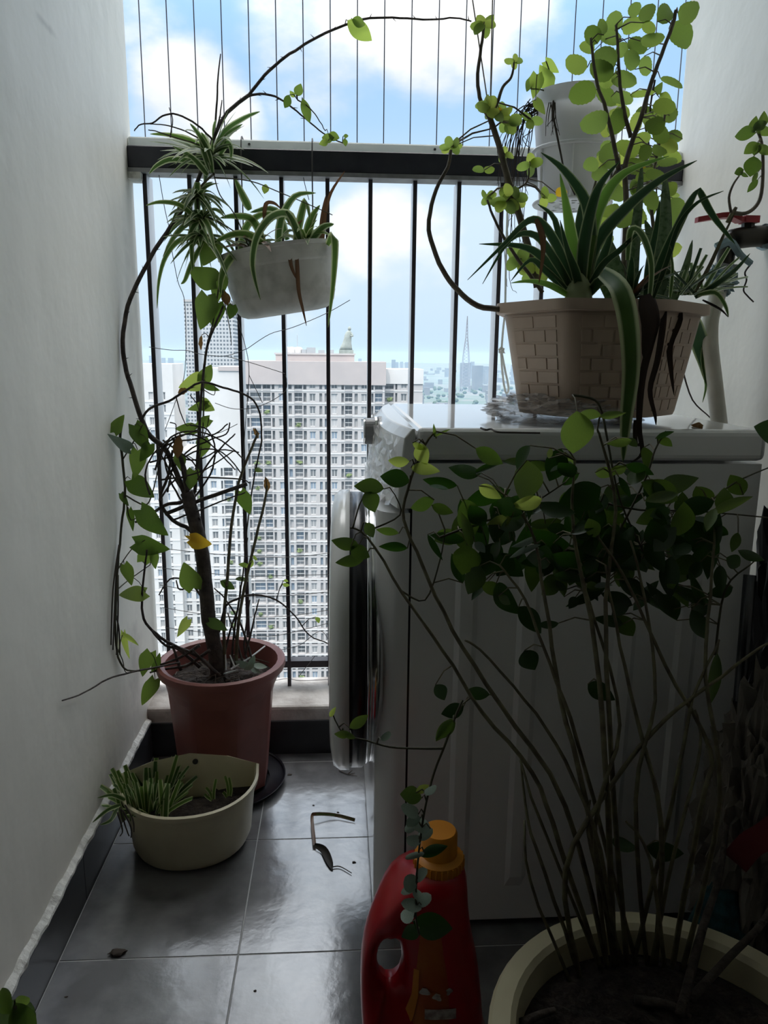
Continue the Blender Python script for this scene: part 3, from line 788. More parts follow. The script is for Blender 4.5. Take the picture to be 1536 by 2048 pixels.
# bark chips, straw and white ties on the soil
rs = random.Random(8); chips = MB()
for i in range(60):
    a = rs.uniform(0, 6.28); r = rs.uniform(.02, .105); c = Vector((tx+r*math.cos(a), ty+r*math.sin(a), th-.034))
    d = Vector((rs.uniform(-1, 1), rs.uniform(-1, 1), rs.uniform(-.1, .4))).normalized()*rs.uniform(.006, .018)
    chips.add(*tube([c-d, c+d], rs.uniform(.001, .0022), .0008, 4))
tag(chips.build('bark_chips', mat('bark_chip', (.12, .09, .07), .9, color2=(.05, .04, .03), vscale=60), tp), None, kind='stuff')
for a, b in (((452, 1340), (451, 1308)), ((470, 1335), (460, 1310)), ((475, 1340), (430, 1352))):
    obj('white_straw', *tube([P(*a, 1.58), P(*b, 1.60)], .0018, .0014, 5), M_trackw, tp)
ct = obj('cable_tie', *tube(smooth_path([P(462, 1338, 1.58), P(500, 1315, 1.60), P(530, 1292, 1.64)]), .0022, .0018, 5), M_potwhite, tp)

# ---- thorny climbing shrub in the terracotta pot
sh = Plant('climbing_shrub', 'leafless thorny climbing shrub with a thick dark trunk in the terracotta pot', 'plant', (tx, ty, th-.05))
YS = 1.60
def S(pts, r0, r1=None, m=M_bark, y0=YS, y1=None, name='branch', wob=.0006, seg=6, sub=4):
    n = len(pts); y1 = y0 if y1 is None else y1
    return sh.stem([(x, y, y0+(y1-y0)*i/max(1, n-1)) for i, (x, y) in enumerate(pts)], r0, r1, m, name, seg, wob, sub)
S([(436, 1352), (430, 1300), (418, 1240), (410, 1160), (402, 1095), (390, 1045), (374, 985)], .0172, .0140, name='trunk', seg=10, wob=.001)
S([(374, 1000), (335, 905), (300, 872), (283, 838), (264, 780), (250, 730), (245, 680), (256, 612), (280, 556), (310, 500), (342, 452), (385, 385), (428, 275), (455, 225), (497, 191)], .0058, .0040, y0=1.60, y1=1.80, name='trunk_branch', seg=8)
S([(497, 191), (530, 150), (560, 122), (600, 95), (640, 72), (690, 50), (740, 36), (800, 36), (860, 39), (910, 36), (943, 43)], .0036, .0015, y0=1.80, y1=1.80)
S([(495, 193), (520, 188), (550, 193), (585, 215), (620, 245), (655, 272), (692, 288)], .0028, .0012, y0=1.80, y1=1.76)
S([(595, 200), (615, 212), (635, 235), (650, 262)], .0016, .0010, y0=1.76, y1=1.74)
S([(428, 272), (434, 200), (436, 150), (441, 108)], .0026, .0012, y0=1.79)
S([(430, 270), (440, 230), (444, 200)], .0020, .0010, y0=1.74)
S([(425, 280), (395, 250), (355, 229), (325, 232), (305, 246), (282, 248), (268, 262)], .0024, .0012, y0=1.74)
S([(410, 285), (370, 262), (330, 250), (300, 248)], .0018, .0010, y0=1.74)
S([(400, 290), (350, 275), (310, 262), (296, 260)], .0016, .0010, y0=1.73)
S([(340, 275), (345, 240), (338, 215)], .0014, .0008, y0=1.74)
S([(280, 845), (298, 818), (338, 802), (366, 785), (397, 766), (417, 766), (446, 775), (485, 787), (508, 802), (520, 829), (523, 882), (517, 911), (508, 958), (500, 1010), (494, 1060), (489, 1090)], .0030, .0016, y0=1.62, y1=1.66)
S([(375, 990), (360, 1005), (330, 1010), (300, 1030), (270, 1045)], .0050, .0026)
S([(405, 1100), (380, 1060), (345, 1040), (320, 1000), (335, 955), (345, 900)], .0052, .0024)
S([(374, 985), (365, 930), (352, 890), (345, 875)], .0060, .0030)
S([(388, 990), (394, 930), (398, 870), (402, 800), (408, 740), (415, 690), (430, 650), (447, 612)], .0036, .0024, y0=1.62, y1=1.72)
S([(330, 1028), (380, 1008), (430, 990), (494, 968)], .0046, .0046, name='tied_stick', seg=6)
for loop in ([(318, 930), (328, 895), (348, 870), (385, 862), (425, 872), (462, 895), (492, 925)],
             [(312, 905), (345, 885), (392, 878), (430, 868), (455, 848)], [(330, 960), (372, 905), (420, 880), (452, 868), (460, 845)],
             [(395, 960), (425, 915), (455, 882), (470, 868)], [(325, 880), (360, 905), (390, 930), (400, 975)],
             [(300, 990), (290, 950), (305, 910), (335, 880)], [(322, 960), (365, 955), (420, 955), (480, 958), (500, 966)],
             [(310, 940), (330, 890), (372, 868), (410, 880), (448, 915), (470, 940)], [(335, 985), (350, 930), (400, 900), (445, 905), (485, 950)], [(300, 925), (340, 915), (395, 920), (440, 900), (478, 905)], [(362, 1000), (340, 960), (330, 915), (350, 880), (395, 860)], [(385, 1000), (420, 950), (430, 900), (415, 860), (380, 850)], [(320, 1000), (350, 960), (410, 940), (470, 900)], [(400, 1040), (370, 990), (345, 950), (318, 900), (312, 868)],
             [(345, 1040), (400, 1020), (450, 1000), (490, 985)], [(350, 870), (362, 905), (372, 940), (380, 980)]):
    S(loop, .0022, .0014, y0=YS+random.uniform(-.03, .04), y1=YS+random.uniform(-.03, .05))
S([(380, 790), (395, 810), (400, 842)], .0014, .0008); S([(340, 845), (352, 850), (352, 875)], .0014, .0008)
S([(352, 795), (370, 848), (384, 846)], .0014, .0008)
for st_ in ([(450, 1335), (448, 1240), (455, 1150), (463, 1050), (478, 965), (500, 905), (515, 868)],
            [(472, 1330), (478, 1240), (492, 1160), (512, 1075), (528, 1010), (534, 972)]):
    S(st_, .0042, .0028, m=M_barkg, y0=1.60, y1=1.63, name='stem')
for st_ in ([(506, 1328), (488, 1265), (468, 1225), (448, 1195), (428, 1176)], [(438, 1265), (452, 1212), (480, 1196), (500, 1190), (530, 1192), (560, 1205), (590, 1232), (618, 1270), (655, 1286)],
            [(490, 1310), (503, 1262), (510, 1230), (518, 1198)], [(462, 1335), (470, 1250), (480, 1190), (488, 1130), (495, 1075)], [(486, 1330), (470, 1270), (455, 1225)],
            [(445, 1330), (460, 1262), (476, 1215), (481, 1170)], [(500, 1330), (488, 1290), (500, 1200)], [(410, 1205), (395, 1170), (370, 1160), (340, 1158), (318, 1190)], [(430, 1225), (400, 1190), (385, 1172), (360, 1180), (352, 1160)]):
    S(st_, .0030, .0014, y0=1.60, y1=1.64)
for st_ in ([(432, 1345), (395, 1312), (350, 1292), (312, 1268), (288, 1238), (284, 1190), (290, 1130), (294, 1100)], [(400, 1335), (360, 1300), (330, 1290), (304, 1262)],
            [(420, 1300), (375, 1330), (330, 1338), (300, 1345)], [(400, 1290), (360, 1315), (320, 1330)], [(440, 1352), (410, 1325), (385, 1300)], [(362, 1340), (352, 1312), (345, 1290)]):
    S(st_, .0040, .0020, y0=1.56, y1=1.55)
S([(360, 1325), (310, 1335), (262, 1345), (215, 1358), (170, 1385), (124, 1401)], .0022, .0012, y0=1.54, y1=1.22)
# thorns along the long cane
rs = random.Random(4); tn = MB()
for path in sh.paths[1:4]:
    for p in path[3::3]:
        d = Vector((rs.uniform(-1, 1), rs.uniform(-.4, .4), rs.uniform(-.3, 1))).normalized()
        tn.add(*tube([p, p+d*.012], .0014, .0003, 4))
tag(tn.build('thorns', M_bark, sh.root), None, kind='stuff')
for c in ((720, 62, 1.78, 66, 34, 40, 2), (598, 180, 1.76, 26, 20, -70, 1), (574, 203, 1.76, 28, 18, 110, 0), (612, 222, 1.75, 52, 20, 75, 1), (585, 188, 1.76, 16, 10, -130, 2),
          (655, 276, 1.75, 26, 18, 180, 1), (668, 272, 1.75, 24, 18, 20, 1), (690, 285, 1.74, 16, 10, 80, 1), (648, 285, 1.75, 18, 14, 160, 2), (692, 272, 1.74, 10, 8, 0, 1), (718, 44, 1.78, 30, 20, 20, 1)):
    sh.leaf(c[0], c[1], c[2], c[3], c[4], c[5], 'oval', LEAFG[c[6]], tilt=random.uniform(-.4, .4))
for c in ((530, 378, 1.76, 20, 15, 100, 2), (572, 1170, 1.63, 14, 10, 20, 2), (635, 1240, 1.64, 14, 12, 60, 2), (500, 1128, 1.62, 22, 14, -60, 2), (487, 1130, 1.62, 20, 12, 190, 1), (485, 1159, 1.62, 30, 12, 0, 0), (455, 1170, 1.61, 34, 18, 30, 0), (517, 940, 1.65, 18, 14, 30, 1), (510, 1116, 1.62, 12, 8, 60, 2), (572, 1162, 1.63, 10, 7, 10, 2)):
    sh.leaf(*c[:6], 'oval', LEAFG[c[6]])
for c in ((357, 893, 1.58, 48, 22, 95), (533, 968, 1.63, 30, 14, 80), (512, 866, 1.63, 22, 12, 60)):
    sh.leaf(*c, 'crisp', M_brownleaf, name='dry_leaf')
sh.done()
sp_ = Plant('succulent_seedling', 'small silvery seedling at the right edge of the terracotta pot', 'plant', (-.20, 1.59, th-.045))
sp_.stem([(497, 1338, 1.585), (500, 1328, 1.585)], .002, .0015, M_fleshy)
for c in ((484, 1328, 1.585, 30, 15, 195), (503, 1322, 1.59, 26, 14, -60), (520, 1332, 1.59, 30, 14, 10), (498, 1334, 1.58, 24, 14, 150), (510, 1340, 1.58, 24, 12, 25)):
    sp_.leaf(*c, 'oval', M_silver, pet=False)

# ---- heart-leaved vine hanging down the middle
hv = Plant('heart_leaf_vine', 'heart-leaved vine trailing from the hanging planter past the second railing bar', 'vine', tuple(P(440, 560, 1.74)))
hv.stem([(446, 520, 1.75), (440, 560, 1.73), (432, 610, 1.72), (425, 650, 1.72), (412, 700, 1.71), (408, 760, 1.70), (407, 830, 1.68), (404, 880, 1.66), (396, 940, 1.62), (392, 985, 1.60)], .0022, .0014, M_vine)
hv.stem([(440, 560, 1.73), (452, 620, 1.72), (460, 660, 1.72), (463, 690, 1.72)], .0014, .0008, M_vine)
hv.stem([(408, 780, 1.70), (428, 790, 1.70), (430, 770, 1.70)], .0012, .0008, M_vine)
hv.stem([(404, 880, 1.66), (412, 862, 1.66), (416, 845, 1.67)], .0012, .0008, M_vine)
for c in ((419, 508, 1.73, 52, 46, 120, 1), (405, 549, 1.72, 62, 50, 205, 1), (409, 625, 1.71, 70, 52, 100, 1), (432, 632, 1.73, 52, 40, 95, 0), (438, 580, 1.74, 60, 36, 100, 1), (462, 625, 1.73, 30, 24, 100, 0),
          (414, 745, 1.70, 42, 30, -60, 1), (424, 775, 1.70, 34, 16, 20, 0), (394, 814, 1.69, 46, 20, 165, 1), (415, 812, 1.69, 34, 28, 30, 2), (372, 858, 1.67, 40, 26, 180, 1), (402, 848, 1.67, 40, 24, 150, 1),
          (404, 896, 1.65, 38, 32, 95, 1), (384, 960, 1.60, 40, 34, 100, 1), (360, 926, 1.60, 32, 26, 80, 1), (490, 1006, 1.63, 52, 34, 70, 0), (378, 1150, 1.57, 58, 46, -110, 1), (437, 1252, 1.57, 42, 24, 25, 0)):
    hv.leaf(c[0], c[1], c[2], c[3], c[4], c[5], 'heart', LEAFG[c[6]], tilt=random.uniform(-.35, .35), dY=random.uniform(-.01, .01))
hv.leaf(382, 766, 1.70, 58, 40, 165, 'heart', M_lime, tilt=.2, dY=0)
hv.leaf(366, 1256, 1.56, 40, 22, 120, 'heart', M_lime, tilt=.3, dY=0)
hv.leaf(366, 782, 1.70, 22, 14, 160, 'crisp', M_brownleaf, tilt=0, name='dry_leaf')
o = hv.leaf(402, 1083, 1.57, 44, 34, 15, 'heart', M_yellow, tilt=.1, dY=0, name='yellow_leaf'); o['label'] = 'single orange yellow leaf'
hv.leaf(386, 1078, 1.575, 34, 16, 190, 'heart', M_yellow, tilt=.5, dY=0, name='yellow_leaf')
hv.leaf(452, 597, 1.73, 34, 18, 80, 'crisp', M_brownleaf, name='dry_leaf')
hv.leaf(402, 685, 1.71, 30, 9, 95, 'crisp', M_brownleaf, name='dry_leaf')
hv.done()

# ---- vine on the left wall
lv = Plant('wall_vine', 'heart-leaved vine hanging against the white left wall', 'vine', tuple(P(245, 860, 1.60)))
lv.stem([(245, 835, 1.60), (240, 880, 1.60), (246, 930, 1.60), (250, 990, 1.59), (243, 1050, 1.58), (236, 1130, 1.57), (232, 1210, 1.56), (231, 1270, 1.55), (240, 1325, 1.55), (262, 1342, 1.54), (300, 1338, 1.54), (325, 1332, 1.54)], .0030, .0018, M_vine, wob=.0008)
lv.stem([(250, 990, 1.59), (290, 1010, 1.59), (305, 985, 1.60), (318, 930, 1.60)], .0018, .0012, M_vine)
lv.stem([(245, 920, 1.60), (272, 875, 1.60), (285, 850, 1.60)], .0016, .0012, M_vine)
lv.stem([(252, 1000, 1.59), (262, 1040, 1.59), (290, 1020, 1.59)], .0016, .0010, M_vine)
lv.stem([(235, 1140, 1.57), (262, 1100, 1.58), (290, 1080, 1.58)], .0014, .0010, M_vine)
lv.stem([(234, 1180, 1.56), (255, 1162, 1.57), (300, 1130, 1.58)], .0014, .0010, M_vine)
lv.stem([(231, 1290, 1.55), (245, 1320, 1.55), (252, 1345, 1.55), (275, 1340, 1.55)], .0013, .0009, M_vine)
for a in ([(238, 1090), (226, 1180), (222, 1290)], [(234, 1120), (230, 1200), (226, 1300)], [(236, 1150), (236, 1230), (233, 1310)], [(232, 1230), (238, 1260), (240, 1310)]):
    lv.stem([(x, y, 1.57) for x, y in a], .0018, .0014, M_root, collect=False)
for c in ((238, 848, 1.60, 40, 26, -60, 1), (284, 876, 1.60, 60, 38, 60, 0), (273, 928, 1.60, 56, 36, 95, 1), (285, 978, 1.59, 60, 44, 40, 0), (308, 1045, 1.58, 76, 46, 45, 0), (304, 1092, 1.58, 70, 42, 10, 0), (296, 1105, 1.59, 44, 34, -60, 1),
          (310, 1122, 1.58, 34, 20, 90, 1), (256, 1150, 1.56, 46, 26, 70, 1), (262, 1190, 1.56, 60, 36, 170, 2), (293, 1328, 1.54, 50, 34, 110, 1), (297, 1386, 1.54, 62, 32, 115, 1), (262, 1040, 1.59, 44, 16, 80, 0), (250, 1000, 1.59, 30, 14, 60, 0), (290, 905, 1.59, 40, 28, 120, 0)):
    lv.leaf(c[0], c[1], c[2], c[3], c[4], c[5], 'heart', LEAFG[c[6]], tilt=random.uniform(-.35, .35), dY=random.uniform(-.01, .01))
lv.leaf(252, 1292, 1.55, 56, 14, 80, 'heart', M_lime, tilt=.4); lv.leaf(262, 1280, 1.55, 40, 12, 30, 'heart', M_lime, tilt=.4)
lv.leaf(240, 884, 1.60, 50, 26, 215, 'heart', M_silver, tilt=.2, dY=0)
lv.leaf(315, 1325, 1.55, 34, 20, -70, 'heart', LEAFG[0], tilt=.3)
lv.done()

# ---- hanging half-round planter
hc = P(560, 560, 1.76); tiltm = Matrix.Rotation(math.radians(-9.5), 4, 'Y')
hp = thing('hanging_planter', 'stained white half-round planter hanging on the railing', 'planter', tuple(hc))
def dshape(cx, cy, hw, dep, z, n=22, back=.0, rot=0.0, e=2.4):
    pts = []
    for i in range(n+1):
        a = math.pi*i/n; c_, s_ = math.cos(a), math.sin(a)
        pts.append(Vector((-hw*(abs(c_)**(2/e))*(1 if c_ > 0 else -1), -dep*abs(s_)**(2/e), 0)))
    pts += [Vector((hw*.55, back, 0)), Vector((0, back, 0)), Vector((-hw*.55, back, 0))]
    R_ = Matrix.Rotation(rot, 3, 'Z')
    return [R_ @ p+Vector((cx, cy, z)) for p in pts]
def hp_ring(s, z, dep=.118): return [tiltm @ p for p in dshape(0, .055, .131*s, dep*s, z, rot=math.radians(6), e=2.1)]
def hx(pts): return [p+hc+Vector((.0, 0, .0)) for p in pts]
hrings = [hx(hp_ring(a_, b_)) for a_, b_ in ((.55, -.072), (.70, -.070), (.80, -.064), (.865, -.053), (.90, -.038), (.912, -.034), (.912, -.030), (.902, -.027), (.935, .000), (.96, .030), (.975, .032), (.985, .036), (1.0, .062), (1.02, .064), (1.02, .071), (.985, .071), (.96, .030))]
v, f = loft(hrings, True, False); obj('planter_body', v, f, M_oldwhite, hp, True).modifiers.new('es', 'EDGE_SPLIT').split_angle = .6
v, f = loft([hx(hp_ring(.955, .05)), hx(hp_ring(.3, .062))], False, True); obj('soil', v, f, M_soil, hp)
band = MB()
for i in range(34):           # pressed zigzag band below the rim
    t0, t1 = i/34, (i+1)/34
    rg = hx(hp_ring(.985, .046)); rg2 = hx(hp_ring(.975, .034)); a0 = rg[int(t0*22)]; a1 = rg2[min(22, int(t1*22))]
    band.add(*tube([rg[min(21, int(t0*22))].lerp(rg[min(22, int(t0*22)+1)], t0*22 % 1), rg2[min(21, int((t0+.5/34)*22))].lerp(rg2[min(22, int((t0+.5/34)*22)+1)], (t0+.5/34)*22 % 1), rg[min(21, int(t1*22-1e-6))].lerp(rg[min(22, int(t1*22-1e-6)+1)], (t1*22-1e-6) % 1)], .0009, .0009, 4, False))
band.build('zigzag_band', M_oldwhite, hp)
for sx_ in (-.075, .085):
    a = hc+tiltm @ Vector((sx_, .055, .07)); obj('hook', *tube(smooth_path([a, a+Vector((0, .005, .10)), Vector((a.x, 1.815, 1.34)), Vector((a.x, 1.812, 1.40)), Vector((a.x, 1.83, 1.447)), Vector((a.x, 1.875, 1.447))]), .0016, .0016, 5), M_wire, hp)
# spider plants in and around it
def W(x, y, Y): return P(x, y, Y)
def rosette(pl, cx, cy, Y, n, len0, len1, w0, m, droop=(.3, .8), el=(-.2, 1.2), mats=None, seed=0, azr=(0, 6.283)):
    rs = random.Random(seed); b = P(cx, cy, Y)
    for i in range(n):
        az = azr[0]+(azr[1]-azr[0])*(i+rs.random()*.7)/n; mm = m if not mats else rs.choice(mats)
        pl.arc_blade(b+Vector((rs.uniform(-.005, .005), rs.uniform(-.005, .005), rs.uniform(-.004, .004))), az, rs.uniform(*el), rs.uniform(len0, len1), w0*rs.uniform(1.1, 1.7), rs.uniform(*droop), mm)
s1 = Plant('spider_plant', 'striped spider plant with curling blades in the hanging planter', 'plant', tuple(P(560, 500, 1.76)))
for b in ([(480, 505, 1.78), (492, 455, 1.78), (520, 430, 1.77), (562, 426, 1.75)], [(556, 500, 1.76), (562, 440, 1.75), (590, 392, 1.74), (632, 386, 1.74)],
          [(600, 480, 1.76), (580, 430, 1.73), (545, 432, 1.70), (515, 470, 1.68), (505, 520, 1.68), (510, 560, 1.69), (521, 600, 1.70)],
          [(500, 420, 1.77), (490, 400, 1.77), (478, 375, 1.77), (470, 358, 1.77)],
          [(655, 490, 1.76), (667, 470, 1.72), (670, 500, 1.71), (666, 570, 1.71), (656, 655, 1.72)],
          [(470, 505, 1.75), (452, 530, 1.70), (442, 560, 1.69), (441, 590, 1.69)],
          [(590, 490, 1.75), (600, 440, 1.75), (612, 400, 1.76), (620, 440, 1.74)], [(610, 485, 1.76), (620, 440, 1.76), (640, 410, 1.76)],
          [(620, 485, 1.75), (645, 455, 1.75), (668, 448, 1.75)], [(540, 500, 1.75), (500, 470, 1.72), (460, 470, 1.71), (420, 490, 1.71)],
          [(530, 490, 1.77), (505, 440, 1.77), (470, 432, 1.76), (440, 436, 1.75)], [(575, 480, 1.78), (550, 420, 1.78), (500, 425, 1.78)], [(600, 480, 1.74), (585, 440, 1.72), (570, 420, 1.72)]):
    s1.blade(b, 17, random.choice([M_spider, M_spiderc]))
for b in ([(593, 495, 1.72), (595, 545, 1.70), (598, 585, 1.70), (606, 620, 1.70), (613, 652, 1.70)], [(578, 490, 1.72), (582, 530, 1.70), (594, 560, 1.70)], [(528, 440, 1.76), (532, 408, 1.76), (548, 406, 1.75), (562, 418, 1.75)],
          [(645, 490, 1.76), (650, 430, 1.76), (662, 385, 1.76), (690, 342, 1.76)], [(640, 480, 1.76), (645, 430, 1.77), (652, 390, 1.77)], [(575, 440, 1.76), (590, 450, 1.74), (605, 440, 1.73)]):
    s1.blade(b, 9, M_dryblade, name='dry_leaf')
rosette(s1, 610, 485, 1.765, 20, .06, .11, .011, M_spider, (.2, .7), (.4, 1.3), [M_spider, M_spiderc], 5)
rosette(s1, 510, 500, 1.765, 24, .06, .12, .011, M_spider, (.3, .9), (.3, 1.2), [M_spider, M_spider, M_dryblade], 6)
s1.stem([(500, 500, 1.75), (470, 430, 1.75), (440, 390, 1.76), (428, 350, 1.77)], .0016, .0012, M_vine, name='runner')
s1.stem([(520, 495, 1.75), (480, 470, 1.73), (440, 445, 1.73), (412, 432, 1.73)], .0016, .0012, M_vine, name='runner')
s1.stem([(428, 355, 1.77), (500, 362, 1.76), (560, 385, 1.75), (620, 410, 1.75), (665, 430, 1.75)], .0014, .0010, M_vine, name='runner')
s2 = Plant('spider_plantlet', 'striped spider plantlet resting on the dark handrail', 'plant', tuple(P(420, 315, 1.77)))
s2.stem([(428, 350, 1.77), (422, 325, 1.77), (420, 310, 1.77)], .003, .002, M_vine)
rosette(s2, 421, 312, 1.765, 44, .06, .14, .011, M_spider, (.1, .7), (-.1, 1.1), None, 21)
for b in ([(425, 345, 1.75), (415, 300, 1.73), (395, 265, 1.72), (380, 247, 1.72)], [(420, 340, 1.75), (410, 310, 1.73), (402, 280, 1.73), (400, 275, 1.73)], [(415, 350, 1.74), (385, 315, 1.72), (345, 292, 1.72)],
          [(425, 330, 1.76), (350, 318, 1.73), (315, 330, 1.72), (298, 348, 1.72)], [(430, 300, 1.77), (450, 262, 1.77), (490, 235, 1.76), (520, 223, 1.76)], [(432, 305, 1.77), (455, 270, 1.77), (485, 248, 1.76)],
          [(420, 315, 1.76), (390, 285, 1.76), (340, 270, 1.75), (300, 268, 1.75)], [(440, 310, 1.77), (455, 285, 1.77), (463, 300, 1.76), (460, 325, 1.76)]):
    s2.blade(b, 13, random.choice([M_spider, M_spider, M_spiderc]))
s3 = Plant('spider_plantlet', 'upper striped spider plantlet dangling just below the handrail', 'plant', tuple(P(395, 390, 1.74)))
s3.stem([(425, 350, 1.76), (400, 375, 1.74), (395, 395, 1.74), (397, 425, 1.74)], .0025, .002, M_vine)
rosette(s3, 395, 392, 1.74, 40, .04, .085, .010, M_spider, (.2, .9), (-.5, .9), None, 31)
s4 = Plant('spider_plantlet', 'lowest striped spider plantlet dangling left of the hanging planter', 'plant', tuple(P(402, 460, 1.73)))
s4.stem([(397, 425, 1.74), (400, 450, 1.73), (402, 490, 1.73)], .0025, .002, M_vine)
rosette(s4, 400, 440, 1.73, 36, .05, .10, .012, M_spider, (.1, .9), (-.3, 1.0), [M_spider, M_spider, M_spiderc], 41)
rosette(s4, 402, 475, 1.72, 30, .05, .095, .010, M_spider, (.2, .9), (-.5, .7), None, 43)
for b in ([(398, 475, 1.72), (360, 480, 1.70), (332, 512, 1.69), (318, 560, 1.69), (314, 617, 1.69)], [(402, 490, 1.72), (384, 480, 1.71), (384, 520, 1.70), (386, 542, 1.70)], [(395, 440, 1.72), (360, 410, 1.70), (320, 404, 1.70), (292, 411, 1.70)],
          [(405, 485, 1.72), (382, 530, 1.71), (370, 560, 1.71), (362, 568, 1.71)]):
    s4.blade(b, 11, M_spiderc)

# ---- cream half-round planter on the floor
cc = P(360, 1680, 1.33); cx0, cy0 = -.300, 1.398
cpn = thing('half_round_planter', 'cream half-round plastic planter standing on the floor tiles', 'planter', (cx0, cy0-.07, 0))
def cring(hw, dep, z, arch=0.0, back=0.0, rot=6):
    pts = dshape(0, 0, hw, dep, 0, n=26, back=back, e=2.15)
    R_ = Matrix.Rotation(math.radians(rot), 3, 'Z'); out = []
    for i, p in enumerate(pts):
        lift = 0
        if i >= 26 or i == 0: lift = .012 if (i == 26 or i == 0) else (arch*(.75 if i in (27, 29) else 1.0))
        q = R_ @ Vector((p.x, p.y, 0)); out.append(Vector((cx0+q.x, cy0+q.y, z+lift)))
    return out
crs = [cring(.095, .095, .002), cring(.112, .118, .006), cring(.118, .126, .020), cring(.126, .138, .10), cring(.131, .145, .126, .04), cring(.135, .150, .128, .046), cring(.136, .151, .137, .047), cring(.131, .146, .139, .047, -.003), cring(.127, .140, .128, .040, -.005), cring(.122, .132, .07, 0, -.006)]
v, f = loft(crs, True, False); o = obj('planter_body', v, f, M_cream, cpn, True); o.modifiers.new('es', 'EDGE_SPLIT').split_angle = .7
v, f = loft([cring(.124, .134, .088, 0, -.005), cring(.05, .05, .098, 0, -.03)], False, True); obj('soil', v, f, M_soil, cpn)
q = Matrix.Rotation(math.radians(6), 3, 'Z') @ Vector((.01, -.006, 0))
obj('screw_hole', *tube([Vector((cx0+q.x, cy0+q.y-.001, .168)), Vector((cx0+q.x, cy0+q.y+.004, .168))], .0055, .0055, 12), M_dark, cpn)
s5 = Plant('spider_plant', 'clump of cropped striped spider plant in the cream floor planter', 'plant', (-.37, 1.345, .09))
sqp = lambda t: .75 if t < .9 else .6
rs = random.Random(77)
for i in range(90):
    b = Vector((-.378+rs.uniform(-.040, .050), 1.352+rs.uniform(-.045, .03), .095))
    az = math.atan2(b.y-1.35, b.x+.37)+rs.uniform(-.9, .9); s5.arc_blade(b, az, rs.uniform(.75, 1.5), rs.uniform(.060, .100), rs.uniform(.011, .016), rs.uniform(.0, .25), rs.choice([M_spider, M_spiderc, M_spiderc]), prof=sqp, n=5)
for b in ([(240, 1610, 1.30), (215, 1620, 1.27), (185, 1645, 1.26)], [(250, 1600, 1.31), (225, 1590, 1.28), (195, 1596, 1.26)], [(235, 1615, 1.30), (222, 1640, 1.27), (200, 1650, 1.26)]):
    s5.blade(b, 10, M_spider)
for a in ([(240, 1615), (250, 1650), (258, 1672)], [(245, 1620), (262, 1655), (262, 1675)], [(235, 1625), (245, 1660), (240, 1672)], [(250, 1610), (266, 1640), (268, 1664)]):
    s5.stem([(x, y, 1.24) for x, y in a], .0016, .0010, M_root, collect=False, name='root')
s6 = Plant('spider_plant_sprout', 'two-leaved pale sprout in the middle of the cream planter', 'plant', tuple(P(428, 1598, 1.36)))
for b in ([(427, 1598, 1.36), (428, 1580, 1.36), (432, 1558, 1.36)], [(425, 1598, 1.36), (420, 1585, 1.36), (412, 1575, 1.36)], [(424, 1600, 1.36), (415, 1594, 1.36), (409, 1588, 1.36)]): s6.blade(b, 9, M_spiderc, prof=sqp)
s7 = Plant('spider_plant_sprout', 'two-leaved pale sprout at the right end of the cream planter', 'plant', tuple(P(458, 1590, 1.37)))
for b in ([(457, 1592, 1.37), (455, 1570, 1.37), (450, 1552, 1.37)], [(460, 1592, 1.37), (462, 1578, 1.37), (458, 1555, 1.37)], [(454, 1594, 1.37), (450, 1588, 1.37), (446, 1584, 1.37)]): s7.blade(b, 9, M_spiderc, prof=sqp)

# ---- debris on the floor
dl = Plant('dry_leaf_strip', 'long bent dry leaf lying on the tiles by the washing machine', 'dry leaf', tuple(PZ(640, 1680, 0)))
pts = [PZ(710, 1640, .004), PZ(670, 1630, .006), PZ(632, 1628, .012), PZ(624, 1634, .010), PZ(627, 1670, .006), PZ(629, 1690, .006)]
dl._bm = 1; dl.blade3(smooth_path(pts), .009, M_dryblade, fold=.2, prof=lambda t: .8)
dl.blade3(smooth_path(pts[:3]), .007, M_spiderc, fold=.2, prof=lambda t: .6)
dl.blade3(smooth_path([PZ(629, 1690, .006), PZ(648, 1700, .006), PZ(660, 1725, .004), PZ(664, 1738, .003)]), .015, mat('black_leaf', (.02, .015, .01), .7), fold=.3, prof=lambda t: math.sin(math.pi*(.15+.8*t)))
dl.stem([PZ(664, 1734, .003), PZ(680, 1733, .003), PZ(703, 1746, .003)], .0012, .0008, M_root)
k = 0
for x, y, s_, lab in ((236, 1908, .010, 'dark crumpled leaf scrap on the tile near the left skirting'), (708, 1725, .003, 'tiny dark crumb on the tile beside the washing machine'), (676, 1625, .002, 'tiny speck on the tile above the bent dry leaf'), (580, 1550, .004, 'small dark leaf scrap on the tile behind the terracotta pot'),
                     (510, 1982, .002, 'tiny speck on the tile near the centre of the bottom edge'), (627, 1611, .002, 'tiny dark speck on the tile left of the bent dry leaf'), (133, 1994, .002, 'tiny speck on the tile at the lower left')):
    c = PZ(x, y, 0); rs = random.Random(x); vv = []; ff = []
    bmx = bmesh.new(); bmesh.ops.create_icosphere(bmx, subdivisions=2, radius=1)
    for q in bmx.verts:
        d = 1+.7*mnoise.noise(q.co*2+Vector((x, 0, 0))); vv.append((c.x+q.co.x*d*s_*1.3, c.y+q.co.y*d*s_*.8, max(0, s_*.35+q.co.z*d*s_*.35)))
    ff = [tuple(q.index for q in g_.verts) for g_ in bmx.faces]; bmx.free()
    tag(obj('leaf_scrap', vv, ff, M_root), lab, 'leaf scrap')
tg = Plant('twig_scrap', 'small forked twig on the tile under the washing machine door', 'twig', tuple(PZ(700, 1548, 0)))
